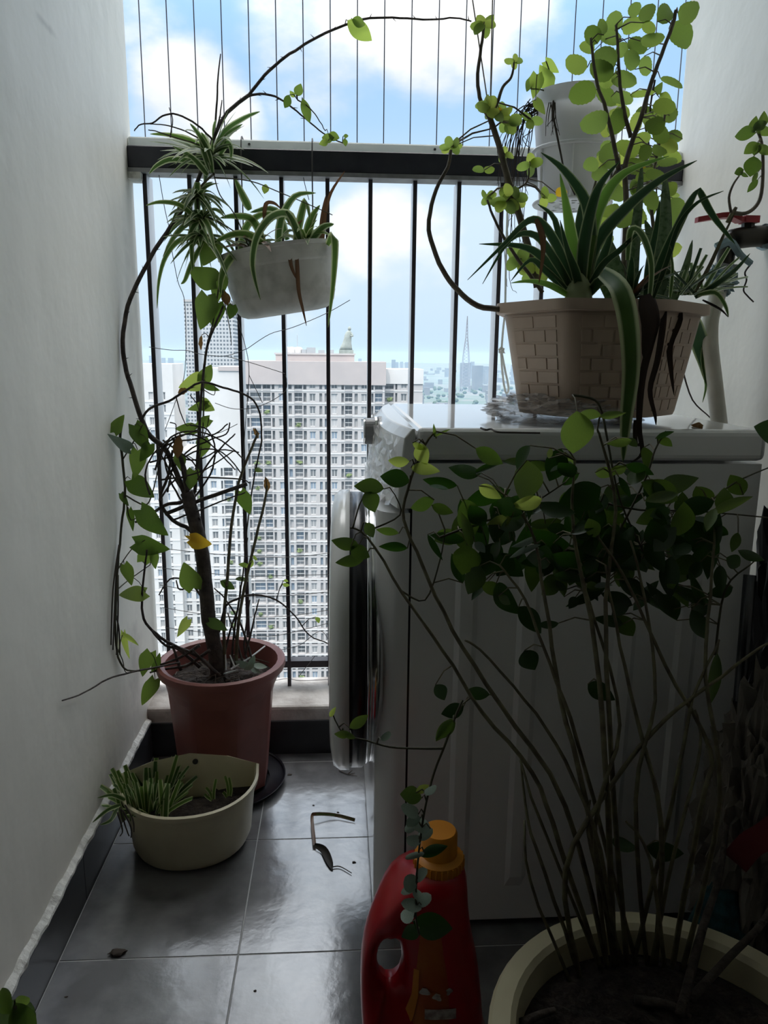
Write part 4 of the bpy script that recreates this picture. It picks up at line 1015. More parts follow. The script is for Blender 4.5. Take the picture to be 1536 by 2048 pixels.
tg.stem([PZ(678, 1541, .002), PZ(695, 1548, .002), PZ(710, 1546, .002)], .001, .0006, M_root); tg.stem([PZ(695, 1548, .002), PZ(705, 1540, .002)], .001, .0006, M_root); tg.stem([PZ(695, 1548, .002), PZ(714, 1552, .002)], .001, .0006, M_root)

# ---- foreground leaf at the lower left corner
fl_ = Plant('foreground_plant', 'green leafy plant tip at the bottom left corner', 'plant', (-.36, .78, 0))
fl_.stem([Vector((-.40, .80, 0)), Vector((-.395, .80, .06)), P(30, 2010, .80)], .004, .003, M_vine)
for c in ((20, 2035, .80, 110, 80, 200, 0), (45, 2005, .81, 46, 26, -40, 1), (50, 2040, .80, 80, 50, 60, 0), (10, 2000, .80, 60, 36, 250, 0)):
    fl_.leaf(c[0], c[1], c[2], c[3], c[4], c[5], 'oval', LEAFG[c[6]], tilt=.3)
fl_.done()

# ---- wires on the railing
wt_ = thing('wire_lacing', 'fine galvanised wires strung between the railing bars', 'wire', (0, 1.838, .122))
def wire(pts, Y=1.834, r=.0008): obj('wire', *tube(smooth_path([P(x, y, Y) for x, y in pts], 5), r, r, 4), M_wire, wt_)
for ws in ([(310, 1095), (400, 1105), (480, 1112), (578, 1114), (660, 1106)], [(315, 1135), (420, 1147), (500, 1152), (578, 1151), (662, 1149)], [(320, 1170), (410, 1185), (500, 1193), (578, 1191), (662, 1183)], [(325, 1215), (420, 1230), (500, 1234), (578, 1232), (662, 1219)],
           [(330, 1255), (420, 1266), (500, 1271), (560, 1270), (662, 1245)], [(550, 1361), (575, 1357), (600, 1361), (660, 1359)], [(600, 1350), (630, 1312)], [(298, 694), (340, 700), (375, 701), (400, 708), (450, 712), (495, 697)], [(495, 697), (540, 668), (585, 655), (650, 628), (700, 600)],
           [(450, 712), (500, 725), (570, 747)], [(340, 480), (355, 560), (370, 610), (370, 740), (352, 800), (330, 860)], [(462, 600), (490, 690), (498, 750), (490, 860), (485, 960)], [(498, 750), (525, 806)], [(430, 806), (470, 818), (520, 812), (568, 785), (573, 760), (570, 750)], [(415, 870), (440, 865), (475, 848)],
           [(318, 350), (330, 420), (345, 480)], [(605, 345), (610, 370), (618, 400)], [(660, 1285), (640, 1262), (600, 1290), (560, 1300)]):
    wire(ws)

# ================================================================== POTS ON THE RIGHT
# white pot in its rail holder
wp = thing('white_hanging_pot', 'tall white plastic pot clipped to the handrail in a ring holder', 'plant pot', tuple(P(1145, 400, 1.74)))
wc = P(1143, 400, 1.74); wc = Vector((wc.x, 1.735, 1.305))
v, f = lathe([(.068, 0), (.072, .004), (.094, .200), (.098, .206), (.098, .216), (.093, .216), (.089, .19)], wc, 36, True, False); obj('pot_body', v, f, M_potwhite, wp, True).modifiers.new('es', 'EDGE_SPLIT').split_angle = .6
soil_disc('soil', wc.x, wc.y, wc.z+.19, .079, wp, 4)
ht = Plant('pot_holder', 'white ring holder with perforated tray carrying the white pot', 'pot holder', (wc.x, wc.y, wc.z-.012))
def ring_tube(R, z, r, m, name):
    pts = [Vector((wc.x+R*math.cos(a*math.pi/24), wc.y+R*math.sin(a*math.pi/24), wc.z+z)) for a in range(49)]
    obj(name, *tube(pts, r, r, 6, False), m, ht.root, True)
ring_tube(.090, .105, .0042, M_potwhite, 'holder_ring')
mb = MB(); nr_, na_ = 6, 30
for i in range(nr_):                   # tray with slots: alternate cells left open
    for k in range(na_):
        r0, r1 = .083*i/nr_, .083*(i+1)/nr_; a0, a1 = 2*math.pi*k/na_, 2*math.pi*(k+1)/na_
        if i in (2, 4) and k % 2: continue
        ring = [(r0, a0), (r1, a0), (r1, a1), (r0, a1)]
        b = [(wc.x+r*math.cos(a), wc.y+r*math.sin(a), wc.z-.006) for r, a in ring]; t_ = [(p[0], p[1], p[2]+.003) for p in b]
        mb.add(b+t_, [(0, 3, 2, 1), (4, 5, 6, 7), (0, 1, 5, 4), (1, 2, 6, 5), (2, 3, 7, 6), (3, 0, 4, 7)])
mb.build('holder_tray', M_potwhite, ht.root)
ring_tube(.083, -.002, .004, M_potwhite, 'tray_rim')
for a in (200, 250, 340):
    c_, s_ = math.cos(math.radians(a)), math.sin(math.radians(a))
    obj('holder_strut', *tube([Vector((wc.x+.086*c_, wc.y+.086*s_, wc.z+.105)), Vector((wc.x+.083*c_, wc.y+.083*s_, wc.z-.003))], .003, .003, 5), M_potwhite, ht.root)
for dx in (-.05, .05):
    obj('holder_hook', *tube(smooth_path([Vector((wc.x+dx, wc.y+.07, wc.z+.105)), Vector((wc.x+dx, 1.815, 1.42)), Vector((wc.x+dx, 1.83, 1.449)), Vector((wc.x+dx, 1.877, 1.449)), Vector((wc.x+dx, 1.883, 1.41))]), .003, .003, 6), M_potwhite, ht.root)
pv = Plant('pothos', 'bright heart-leaved plant with trailing roots in the white hanging pot', 'plant', (wc.x, wc.y, wc.z+.19))
pv.stem([(1118, 195, 1.72), (1105, 170, 1.71), (1098, 140, 1.70), (1092, 122, 1.70)], .0022, .0012, M_vine)
pv.stem([(1112, 195, 1.70), (1085, 180, 1.69), (1062, 178, 1.69)], .0018, .0010, M_vine)
pv.stem([(1110, 190, 1.69), (1105, 220, 1.66), (1112, 260, 1.65), (1122, 310, 1.65), (1130, 345, 1.65), (1150, 390, 1.65)], .0026, .0016, M_root)
for c in ((1090, 152, 1.70, 46, 34, 250, 2), (1104, 134, 1.70, 36, 22, 40, 2), (1070, 172, 1.69, 48, 30, 100, 2), (1080, 215, 1.67, 34, 20, 60, 2), (1058, 172, 1.70, 30, 18, 110, 1), (1120, 180, 1.71, 24, 12, -90, 1)):
    pv.leaf(c[0], c[1], c[2], c[3], c[4], c[5], 'heart', LEAFG[c[6]], tilt=random.uniform(-.3, .3), dY=0)
pv.leaf(1127, 185, 1.71, 30, 22, -60, 'crisp', M_brownleaf, name='dry_leaf')
rs = random.Random(12)
for i in range(26):
    x0 = rs.uniform(1055, 1105); y0 = rs.uniform(195, 225); x1 = rs.uniform(1000, 1055); yl = rs.uniform(280, 600)
    pv.stem([(x0, y0, 1.72), (x1+rs.uniform(10, 30), y0+rs.uniform(15, 40), 1.72), (x1+rs.uniform(-8, 8), (y0+yl)/2, 1.73), (x1+rs.uniform(-12, 12), yl-30, 1.74), (x1+rs.uniform(-14, 14), yl, 1.74)], rs.uniform(.0007, .0015), .0005, M_root, collect=False, name='root', wob=.0012)
for i in range(9):
    x0 = rs.uniform(1098, 1112); pv.stem([(x0, 205, 1.66), (x0+rs.uniform(-8, 6), 235, 1.655), (x0+rs.uniform(-10, 10), rs.uniform(240, 285), 1.65)], .0012, .0005, M_root, collect=False, name='root')
pv.done()

# beige planter with pressed brick pattern on the washing machine
PL = [(.262, 1.285), (.335, 1.140), (.500, 1.140), (.622, 1.255), (.600, 1.46), (.33, 1.49)]
pc = Vector((.452, 1.30)); pzb, pzt = .877, 1.058
bp_ = thing('brick_pattern_planter', 'beige angular planter with a pressed brick pattern on the washing machine', 'planter', (pc.x, pc.y, pzb))
def pring(s, z, rad=.022, n=4):
    pts = []; m = len(PL)
    for i in range(m):
        p0, p1, p2 = (Vector(PL[(i-1) % m])-pc)*s, (Vector(PL[i])-pc)*s, (Vector(PL[(i+1) % m])-pc)*s
        a = p1+(p0-p1).normalized()*rad; b = p1+(p2-p1).normalized()*rad
        for k in range(n+1):
            t = k/n; q = a*(1-t)**2+p1*2*t*(1-t)+b*t*t; pts.append((pc.x+q.x, pc.y+q.y, z))
    return pts
v, f = loft([pring(.745, pzb), pring(.76, pzb+.006), pring(.925, pzt-.018), pring(.93, pzt-.017), pring(1.0, pzt-.0165), pring(1.005, pzt-.010), pring(1.0, pzt), pring(.96, pzt), pring(.90, pzt-.03)], True, False)
o = obj('planter_body', v, f, M_beige, bp_, True); o.modifiers.new('es', 'EDGE_SPLIT').split_angle = .45
v, f = loft([pring(.93, pzt-.02), pring(.4, pzt-.012)], False, True); obj('soil', v, f, M_soil, bp_)
def brick_face(i, cols, rows, seedoff=0):
    n0 = (Vector(PL[i])-pc); n1 = (Vector(PL[(i+1) % 6])-pc)
    def pt(u, w_):
        s = .765+(.918-.765)*w_; q = n0.lerp(n1, u)*s; return Vector((pc.x+q.x, pc.y+q.y, pzb+.008+(pzt-.030-pzb)*w_))
    out = (n1-n0); outn = Vector((out.y, -out.x, 0)).normalized()
    for r in range(rows):
        off = .5 if r % 2 else 0; u0 = .14
        k = -off
        while k < cols:
            a, b = max(0, k)/cols, min(cols, k+1)/cols
            if b-a > .05:
                ua, ub = .14+.72*(a+.012), .14+.72*(b-.012); wa, wb_ = (r+.08)/rows, (r+.92)/rows
                quad = [pt(ua, wa), pt(ub, wa), pt(ub, wb_), pt(ua, wb_)]; front = [p+outn*.0016 for p in quad]; mid = (front[0]+front[2])/2
                front = [mid+(p-mid)*.95 for p in front]
                obj('brick', [p-outn*.002 for p in quad]+front, [(4, 5, 6, 7), (0, 1, 5, 4), (1, 2, 6, 5), (2, 3, 7, 6), (3, 0, 4, 7)], M_beige, bp_)
            k += 1
brick_face(0, 2, 7); brick_face(1, 3, 7); brick_face(2, 3, 7)
# crumpled clear bag under the planter
M_bag = bpy.data.materials.new('clear_plastic_bag'); M_bag.use_nodes = True; t = M_bag.node_tree
pb = t.nodes['Principled BSDF']; pb.inputs['Base Color'].default_value = (.40, .38, .36, 1); pb.inputs['Roughness'].default_value = .15
tpn = N(t, 'ShaderNodeBsdfTransparent'); mxn = N(t, 'ShaderNodeMixShader'); mxn.inputs[0].default_value = .5
L(t, tpn.outputs[0], mxn.inputs[1]); L(t, pb.outputs[0], mxn.inputs[2]); L(t, mxn.outputs[0], t.nodes['Material Output'].inputs[0])
def crumple(name, label, cat, c, sx, sy, sz, m, amp, seed, sub=4, zmin=None, par=None):
    bmx = bmesh.new(); bmesh.ops.create_icosphere(bmx, subdivisions=sub, radius=1); vv = []
    for q in bmx.verts:
        d = q.co.normalized(); a = 1+amp*(abs(mnoise.noise(d*3+Vector((seed, 0, 0))))*1.6-.5)+amp*.6*(abs(mnoise.noise(d*8+Vector((0, seed, 0))))*2-.5)+amp*.5*(abs(mnoise.noise(d*17+Vector((0, 0, seed))))*2-.5)
        p = Vector((c[0]+d.x*a*sx, c[1]+d.y*a*sy, c[2]+d.z*a*sz))
        if zmin is not None: p.z = max(p.z, zmin+.0005*(1+d.x))
        vv.append(p)
    ff = [tuple(x.index for x in g_.verts) for g_ in bmx.faces]; bmx.free()
    o = obj(name, vv, ff, m, par)
    if label: tag(o, label, cat)
    return o
crumple('plastic_bag', 'crumpled clear plastic bag squashed under the beige planter', 'plastic bag', (.375, 1.262, .884), .120, .120, .034, M_bag, .20, 3, 5, zmin=wt+.001)
# plants in the beige planter
PZT = 1.045
ag = Plant('agave_plant', 'spiky striped agave with long pointed blades in the beige planter', 'plant', (.40, 1.25, PZT))
Ya = 1.24
agl = [([(1152, 575, Ya), (1146, 500, Ya), (1134, 420, Ya-.01), (1120, 347, Ya-.02)], 30, M_agaveb), ([(1168, 575, Ya), (1180, 480, Ya), (1172, 405, Ya), (1128, 340, Ya), (1082, 305, Ya)], 30, M_agave),
       ([(1166, 575, Ya), (1180, 470, Ya), (1205, 400, Ya), (1250, 345, Ya), (1338, 312, Ya)], 32, M_agaveb), ([(1170, 575, Ya), (1190, 490, Ya), (1248, 420, Ya), (1320, 360, Ya), (1394, 321, Ya)], 30, M_agave),
       ([(1162, 575, Ya), (1168, 490, Ya-.02), (1186, 406, Ya-.03), (1205, 362, Ya-.03), (1240, 322, Ya-.03)], 27, M_agave), ([(1145, 575, Ya), (1118, 500, Ya-.02), (1085, 448, Ya-.04), (1055, 442, Ya-.05), (1006, 490, Ya-.06), (935, 560, Ya-.07)], 20, M_agave),
       ([(1142, 575, Ya), (1110, 520, Ya-.02), (1070, 470, Ya-.04), (1020, 480, Ya-.05), (965, 568, Ya-.06)], 18, M_agave), ([(1140, 580, Ya), (1085, 515, Ya), (1040, 492, Ya), (958, 488, Ya)], 20, M_agave), ([(1138, 585, Ya), (1090, 540, Ya), (1060, 520, Ya), (1022, 562, Ya)], 16, M_agave),
       ([(1150, 580, Ya), (1128, 530, Ya+.03), (1110, 440, Ya+.04), (1075, 408, Ya+.05)], 20, M_agave), ([(1160, 580, Ya), (1150, 540, Ya-.03), (1135, 500, Ya-.05), (1120, 440, Ya-.06)], 20, M_agave), ([(1175, 580, Ya), (1205, 530, Ya-.03), (1240, 500, Ya-.04), (1275, 468, Ya-.05), (1300, 470, Ya-.06)], 15, M_agave),
       ([(1172, 585, Ya), (1195, 540, Ya), (1215, 490, Ya), (1226, 450, Ya)], 26, M_agave), ([(1135, 590, Ya), (1100, 570, Ya-.03), (1060, 562, Ya-.05), (1022, 566, Ya-.05)], 14, M_agaveb),
       ([(1165, 580, Ya), (1158, 480, Ya+.03), (1160, 430, Ya+.04), (1165, 395, Ya+.05)], 24, M_agave), ([(1180, 585, Ya), (1205, 560, Ya-.05), (1235, 580, Ya-.09), (1250, 620, Ya-.1)], 22, M_agave)]
for pts, w_, m in agl: ag.blade(pts, w_, m, fold=.35, prof=lambda t: min(1, .7+1.2*t)*max(0, 1-t**1.8)**.9)
ag.blade([(1205, 545, 1.18), (1238, 575, 1.115), (1256, 640, 1.10), (1262, 740, 1.10), (1252, 840, 1.10), (1246, 925, 1.105)], 40, M_spider, fold=.2, prof=lambda t: min(1, .6+t*1.5)*max(0, 1-t**3)**.8)
ag.blade([(1072, 438, 1.19), (1084, 470, 1.18), (1086, 510, 1.18), (1078, 566, 1.18)], 13, M_dryblade, name='dry_leaf')
obj('crown', *lathe([(.016, 0), (.024, .02), (.020, .05), (.008, .07)], PZ(1155, 598, PZT)*0+Vector((P(1157, 590, Ya).x, Ya, PZT-.012)), 12, True, True), M_agave, ag.root, True)
al = Plant('aloe_plant', 'spotted grey-green aloe with upright leaves in the beige planter', 'plant', (.52, 1.30, PZT))
for pts, w_ in (([(1262, 600, 1.28), (1268, 500, 1.28), (1278, 400, 1.28), (1284, 325, 1.28)], 24), ([(1318, 600, 1.34), (1326, 500, 1.34), (1331, 420, 1.34), (1330, 345, 1.34)], 34), ([(1240, 600, 1.30), (1225, 520, 1.30), (1212, 470, 1.30)], 36), ([(1290, 600, 1.30), (1310, 520, 1.30), (1300, 470, 1.30), (1290, 440, 1.30)], 26), ([(1345, 600, 1.34), (1370, 540, 1.34), (1385, 480, 1.34)], 18), ([(1225, 605, 1.30), (1200, 560, 1.27), (1165, 555, 1.25)], 20)):
    al.blade(pts, w_, M_aloe, fold=.5, prof=lambda t: max(0, 1-t**2)**.8)
ls = Plant('long_leaf_plant', 'dark strappy plant with one sharply folded leaf beside the aloe', 'plant', (.56, 1.28, PZT))
lsl = [([(1298, 600, 1.26), (1325, 520, 1.25), (1362, 440, 1.24), (1385, 395, 1.24), (1398, 378, 1.24)], 20, M_agave), ([(1397, 377, 1.24), (1425, 430, 1.24), (1470, 488, 1.24)], 15, M_agave), ([(1305, 600, 1.25), (1335, 520, 1.24), (1358, 450, 1.24), (1395, 405, 1.23), (1447, 382, 1.23)], 11, M_agave),
       ([(1255, 520, 1.20), (1262, 460, 1.19), (1285, 470, 1.17), (1303, 530, 1.16), (1298, 605, 1.14), (1292, 640, 1.13)], 15, M_spider), ([(1290, 600, 1.26), (1300, 520, 1.26), (1312, 460, 1.26), (1320, 400, 1.26)], 16, M_agave), ([(1318, 600, 1.28), (1335, 550, 1.28), (1345, 500, 1.28)], 12, M_aloe)]
for pts, w_, m in lsl: ls.blade(pts, w_, m)
for pts, w_ in (([(1306, 598, 1.14), (1312, 640, 1.115), (1300, 690, 1.11), (1284, 760, 1.11), (1278, 850, 1.105), (1284, 905, 1.10), (1262, 925, 1.10)], 16), ([(1330, 600, 1.16), (1326, 650, 1.155), (1315, 720, 1.15), (1300, 780, 1.145), (1310, 830, 1.14), (1312, 850, 1.14)], 13), ([(1352, 605, 1.19), (1358, 640, 1.185), (1340, 690, 1.18), (1342, 740, 1.18), (1348, 790, 1.175)], 15), ([(1290, 590, 1.13), (1298, 650, 1.11), (1288, 720, 1.11)], 34), ([(1270, 840, 1.105), (1272, 890, 1.10), (1286, 880, 1.10)], 9)):
    ls.blade(pts, w_, mat('dead_strap', (.035, .022, .018), .8, trans=.1, transcol=(.1, .05, .02)), name='dry_leaf')
rg = Plant('cropped_spider_plant', 'cropped bristly spider plant at the right end of the beige planter', 'plant', (.60, 1.27, PZT))
rs = random.Random(9)
for i in range(34):
    b = P(1385+rs.uniform(-30, 25), 590, 1.27+rs.uniform(-.03, .05)); rg.arc_blade(b, rs.uniform(-.9, 3.6), rs.uniform(.3, 1.3), rs.uniform(.05, .095), rs.uniform(.007, .011), rs.uniform(0, .3), rs.choice([M_spider, M_agave, M_spider]), prof=sqp, n=5)
for pts, w_, m in (([(1390, 595, 1.24), (1430, 570, 1.22), (1470, 540, 1.22), (1500, 507, 1.22)], 12, M_agave), ([(1395, 590, 1.23), (1430, 585, 1.21), (1450, 610, 1.2), (1457, 634, 1.2)], 11, M_spider), ([(1390, 585, 1.25), (1420, 530, 1.25), (1445, 475, 1.25), (1475, 415, 1.25)], 8, M_barkg), ([(1400, 590, 1.23), (1440, 560, 1.22), (1465, 555, 1.22)], 7, M_agave), ([(1405, 600, 1.22), (1440, 618, 1.2), (1456, 634, 1.2)], 5, M_root),
                   ([(1340, 595, 1.25), (1345, 540, 1.24), (1340, 490, 1.24)], 8, M_spider), ([(1410, 670, 1.42), (1405, 720, 1.42), (1412, 770, 1.42), (1405, 805, 1.42)], 8, M_spider)):
    rg.blade(pts, w_, m)
rg.blade([(1385, 630, 1.40), (1398, 680, 1.42), (1408, 720, 1.42), (1414, 770, 1.42)], 34, M_agave, prof=lambda t: math.sin(math.pi*(.2+.78*t)))
rosette(ls, 1262, 596, 1.27, 18, .06, .13, .009, M_agave, (.1, .6), (.3, 1.3), [M_agave, M_agave, M_spider, M_dryblade], 61)
lt = Plant('dry_twig', 'thin dark dry twig lying on the washing machine lid', 'twig', tuple(PZ(1010, 868, wt)))
lt.stem([PZ(962, 856, wt+.002), PZ(972, 860, wt+.003), PZ(982, 858, wt+.002), PZ(995, 864, wt+.002), PZ(1030, 865, wt+.002), PZ(1080, 866, wt+.003)], .0016, .0012, M_root)
fa = Plant('fallen_leaf', 'small brown fallen leaf on the lid near the right wall', 'leaf', tuple(PZ(1393, 852, wt)))
fa.leaf3(PZ(1382, 850, wt+.002), PZ(1405, 854, wt+.003), .012, 'crisp', M_brownleaf, 0, False)
# soft-leaved herb (thick stems, round toothed leaves)
og = Plant('soft_leaf_herb', 'tall soft-leaved herb with round toothed leaves reaching the top of the photo', 'plant', (.42, 1.36, PZT))
Yo = 1.40
def O(pts, r0, r1=None, y0=Yo, y1=None, m=M_fleshy):
    n = len(pts); y1 = y0 if y1 is None else y1
    return og.stem([(x, y, y0+(y1-y0)*i/max(1, n-1)) for i, (x, y) in enumerate(pts)], r0, r1, m, 'stem', 7, .0004)
O([(1075, 575), (1058, 500), (1035, 420), (1012, 345), (996, 285), (980, 235)], .0072, .0050)
O([(980, 237), (962, 205), (955, 160), (960, 110), (967, 60), (968, 40)], .0040, .0020)
O([(980, 240), (995, 205), (1005, 175), (1022, 155), (1028, 125)], .0034, .0018)
O([(1000, 618), (955, 612), (915, 580), (885, 540), (862, 480), (858, 440), (872, 380), (895, 335), (902, 300)], .0052, .0026, 1.28, 1.30)
O([(1085, 585), (1060, 550), (1030, 510), (1005, 470), (985, 430), (975, 400)], .0036, .0018, 1.30)
O([(1012, 345), (1018, 380), (1050, 368), (1058, 345), (1056, 320)], .0024, .0012)
O([(1245, 580), (1250, 480), (1252, 400), (1250, 335), (1262, 290), (1282, 235), (1298, 180), (1315, 130), (1345, 50), (1352, 20)], .0056, .0028, 1.38, 1.36)
O([(1238, 340), (1228, 290), (1212, 220), (1195, 170), (1185, 110), (1182, 75)], .0042, .0020, 1.38, 1.34)
O([(1262, 275), (1250, 230), (1240, 170), (1236, 100), (1232, 50)], .0040, .0020, 1.38, 1.36)
O([(1195, 470), (1160, 440), (1200, 390), (1240, 330)], .0036, .0020, 1.40)
O([(1150, 560), (1160, 480), (1175, 420), (1195, 350)], .0040, .0020, 1.42)
O([(1305, 580), (1308, 480), (1302, 400), (1310, 330), (1322, 270), (1330, 230)], .0040, .0020, 1.44, 1.42)
ol = [(1153, 127, 46, 36, 200), (1185, 70, 40, 32, 240), (1230, 42, 40, 34, 270), (1265, 52, 44, 28, 340), (1296, 25, 44, 32, 290), (1333, 28, 48, 36, 320), (1378, 22, 46, 40, 350), (1363, 72, 58, 46, 30), (1220, 75, 48, 26, 200), (1208, 118, 52, 44, 230), (1203, 140, 52, 40, 200), (1305, 78, 48, 24, 350), (1273, 92, 46, 28, 200),
      (1263, 120, 40, 30, 250), (1292, 132, 40, 26, 80), (1248, 157, 50, 34, 10), (1213, 160, 36, 28, 150), (1165, 187, 58, 42, 165), (1214, 190, 48, 32, 40), (1190, 246, 52, 44, 170), (1233, 243, 56, 36, 110), (1248, 198, 52, 24, 10), (1344, 165, 50, 14, 20), (1328, 215, 46, 30, 10), (1283, 186, 46, 14, 350), (1323, 268, 36, 32, 60), (1258, 296, 46, 30, 200),
      (1213, 306, 44, 28, 110), (1318, 300, 30, 20, 30), (1293, 350, 40, 26, 160), (1343, 377, 28, 26, 90), (1350, 425, 60, 40, 80), (1245, 100, 34, 24, 120), (1175, 95, 30, 24, 200), (1205, 55, 30, 22, 260), (1270, 20, 34, 24, 300), (1298, 55, 30, 22, 40), (1310, 250, 44, 36, 160), (1285, 280, 36, 28, 20), (1270, 330, 44, 30, 190), (1300, 400, 40, 30, 60),
      (1200, 350, 40, 26, 160), (1180, 330, 36, 26, 200), (1228, 385, 50, 30, 30), (1275, 430, 50, 34, 60), (1250, 440, 44, 30, 150), (1310, 350, 40, 20, 10), (1335, 325, 40, 16, 350), (1290, 305, 34, 26, 100), (1220, 420, 40, 22, 160)]
for x, y, a, b, an in ol:
    og.leaf(x, y, 1.38+random.uniform(-.05, .04), a, b, an, 'round', random.choice([M_oreg, M_oreg, LEAFG[1], LEAFG[2]]), tilt=random.uniform(-.5, .5))
for (x, y, n_, sz) in ((968, 50, 6, 26), (980, 215, 7, 30), (1028, 122, 4, 18), (902, 292, 6, 24), (1018, 245, 7, 28), (1000, 225, 4, 26), (975, 395, 5, 20), (1012, 405, 6, 30), (1030, 395, 5, 28), (1060, 330, 4, 28), (968, 340, 2, 22), (1062, 240, 3, 24), (1020, 390, 4, 26), (1040, 520, 5, 34), (1070, 540, 6, 34), (1090, 395, 3, 24), (1010, 310, 3, 20)):
    for i in range(n_):
        an = 360*i/n_+random.uniform(-25, 25); r = sz*.5
        og.leaf(x+r*math.cos(math.radians(an)), y+.8*r*math.sin(math.radians(an)), Yo+random.uniform(-.02, .02), sz, sz*.72, an, 'round', random.choice([M_oreg, LEAFG[2], M_lime, M_oreg]))
og.leaf(1000, 228, Yo, 26, 14, 80, 'round', M_yellow, name='yellow_leaf'); og.leaf(1290, 345, Yo, 26, 18, 60, 'round', M_yellow, name='yellow_leaf'); og.leaf(1122, 385, 1.4, 22, 18, 0, 'round', M_yellow, name='yellow_leaf')
for i in range(34):
    x = random.uniform(1200, 1345); y = random.uniform(180, 520)
    og.leaf(x, y, 1.46+random.uniform(-.03, .05), random.uniform(28, 44), random.uniform(22, 32), random.uniform(0, 360), 'round', random.choice([M_oreg, LEAFG[1], LEAFG[2], M_lime]))
og.done()
# dark creeper in the right-hand tangle
cr = Plant('trailing_creeper', 'thin dark trailing creeper tangled beside the right wall', 'vine', tuple(P(1320, 300, 1.50)))
for pts in ([(1310, 160), (1300, 230), (1318, 280), (1325, 300), (1330, 230)], [(1305, 150), (1290, 240), (1300, 300), (1308, 400)], [(1330, 240), (1322, 290), (1312, 330), (1314, 420), (1310, 500)], [(1290, 350), (1302, 380), (1315, 360), (1320, 340)], [(1365, 740), (1385, 800), (1420, 835), (1430, 852)]):
    cr.stem([(x, y, 1.48) for x, y in pts], .0018, .0010, M_root)
for c in ((1320, 250, 30, 22, 60), (1332, 200, 28, 24, 20), (1300, 330, 30, 18, 140), (1318, 360, 34, 18, 30), (1305, 420, 30, 22, 90), (1318, 175, 24, 18, 300)):
    cr.leaf(c[0], c[1], 1.48, c[2], c[3], c[4], 'heart', random.choice(LEAFG))
cr.done()
# string loop hanging by the planter
stg = thing('string_loop', 'knotted white string loop hanging beside the beige planter', 'string', tuple(P(1005, 700, 1.50)))
for pts in ([(1015, 420), (1012, 520), (1010, 620), (1006, 660), (1003, 700)], [(1003, 702), (1010, 740), (1017, 775), (1013, 787), (1008, 770), (1004, 735), (1002, 704)],):
    obj('string', *tube(smooth_path([P(x, y, 1.50 if y > 300 else 1.72) for x, y in pts]), .0022, .0022, 6), M_trackw, stg)
ht_ = thing('support_string', 'pair of pale strings tying the tall herb stem to the ceiling', 'string', (P(980, 232, 1.40).x, 1.40, ZC))
for xt in (945, 985):
    a_ = P(xt, 0, 1.40); b_ = P(980, 236, 1.40); tq = (ZC-b_.z)/(a_.z-b_.z)
    obj('string', *tube([b_+(a_-b_)*tq, a_, b_], .0012, .0012, 5), mat('pale_string', (.42, .38, .34), .8), ht_)
crumple('knot', None, None, tuple(P(1003, 701, 1.50)), .006, .006, .007, M_trackw, .5, 2, 3, par=stg)

# ---- tap and pipes by the right wall
M_pipe = mat('cream_pvc_pipe', (.62, .60, .52), .5, var=.15, vscale=20); M_brass = mat('tarnished_brass', (.055, .05, .042), .45, .6); M_tape = mat('blue_grey_tape', (.30, .42, .46), .7, var=.3, vscale=40); M_lever = mat('red_lever', (.42, .03, .04), .4)
YP = 1.42
tpv = thing('water_tap', 'tarnished wall tap with a flat red lever handle', 'tap', tuple(P(1490, 475, YP)))
o = obj('tap_body', *tube([P(1462, 480, YP), P(1480, 476, YP), P(1505, 473, YP), P(1535, 472, YP)], .019, .019, 14), M_brass, tpv, True)
obj('spout', *tube(smooth_path([P(1470, 478, YP), P(1458, 492, YP), P(1452, 512, YP), P(1450, 532, YP)]), .018, .015, 12), M_brass, tpv, True)
obj('stem_nut', *tube([P(1496, 465, YP), P(1496, 445, YP)], .012, .011, 6), M_brass, tpv)
obj('lever_boss', *boxv(P(1484, 445, YP).x, P(1512, 445, YP).x, YP-.013, YP+.013, P(1500, 447, YP).z, P(1500, 433, YP).z), M_lever, tpv)
lv_ = [P(1486, 440, YP), P(1478, 440, YP), P(1460, 431, YP), P(1440, 432, YP), P(1393, 440, YP)]
v = []; f = []
for i, p in enumerate(lv_):
    th_ = .0045; hw_ = (.011, .013, .012, .011, .007)[i]
    v += [p+Vector((0, -hw_, -th_)), p+Vector((0, hw_, -th_)), p+Vector((0, hw_, th_)), p+Vector((0, -hw_, th_))]
for i in range(4):
    for k in range(4): f.append((i*4+k, i*4+(k+1) % 4, (i+1)*4+(k+1) % 4, (i+1)*4+k))
f += [(3, 2, 1, 0), (16, 17, 18, 19)]
obj('lever', v, f, M_lever, tpv)
obj('wall_stub', *tube([P(1530, 472, YP), P(1545, 471, YP+.01), Vector((XR, YP+.02, P(1545, 471, YP).z))], .022, .022, 14), M_tape, tpv, True)
hs = thing('water_hose', 'cream hose bound with blue-grey tape running down from the tap', 'hose', tuple(P(1440, 850, YP)))
obj('hose', *tube(smooth_path([P(1450, 535, YP), P(1432, 600, YP), P(1421, 640, YP), P(1420, 690, YP), P(1428, 760, YP), P(1440, 860, YP), P(1448, 930, YP)]), .0155, .0155, 14), M_pipe, hs, True)
obj('clamp', *tube([P(1450, 531, YP), P(1445, 545, YP)], .0185, .0185, 14), M_greyplastic, hs)
obj('clamp_screw', *tube([P(1462, 534, YP-.01), P(1474, 534, YP-.01)], .005, .005, 8), M_greyplastic, hs)
crumple('tape_wrap', None, None, tuple(P(1442, 560, YP)), .027, .025, .032, M_tape, .4, 6, 4, par=hs)
obj('tape_end', *tube(smooth_path([P(1432, 495, YP-.02), P(1460, 484, YP-.024), P(1480, 510, YP-.02), P(1502, 528, YP-.02)]), .008, .006, 5), M_tape, hs)
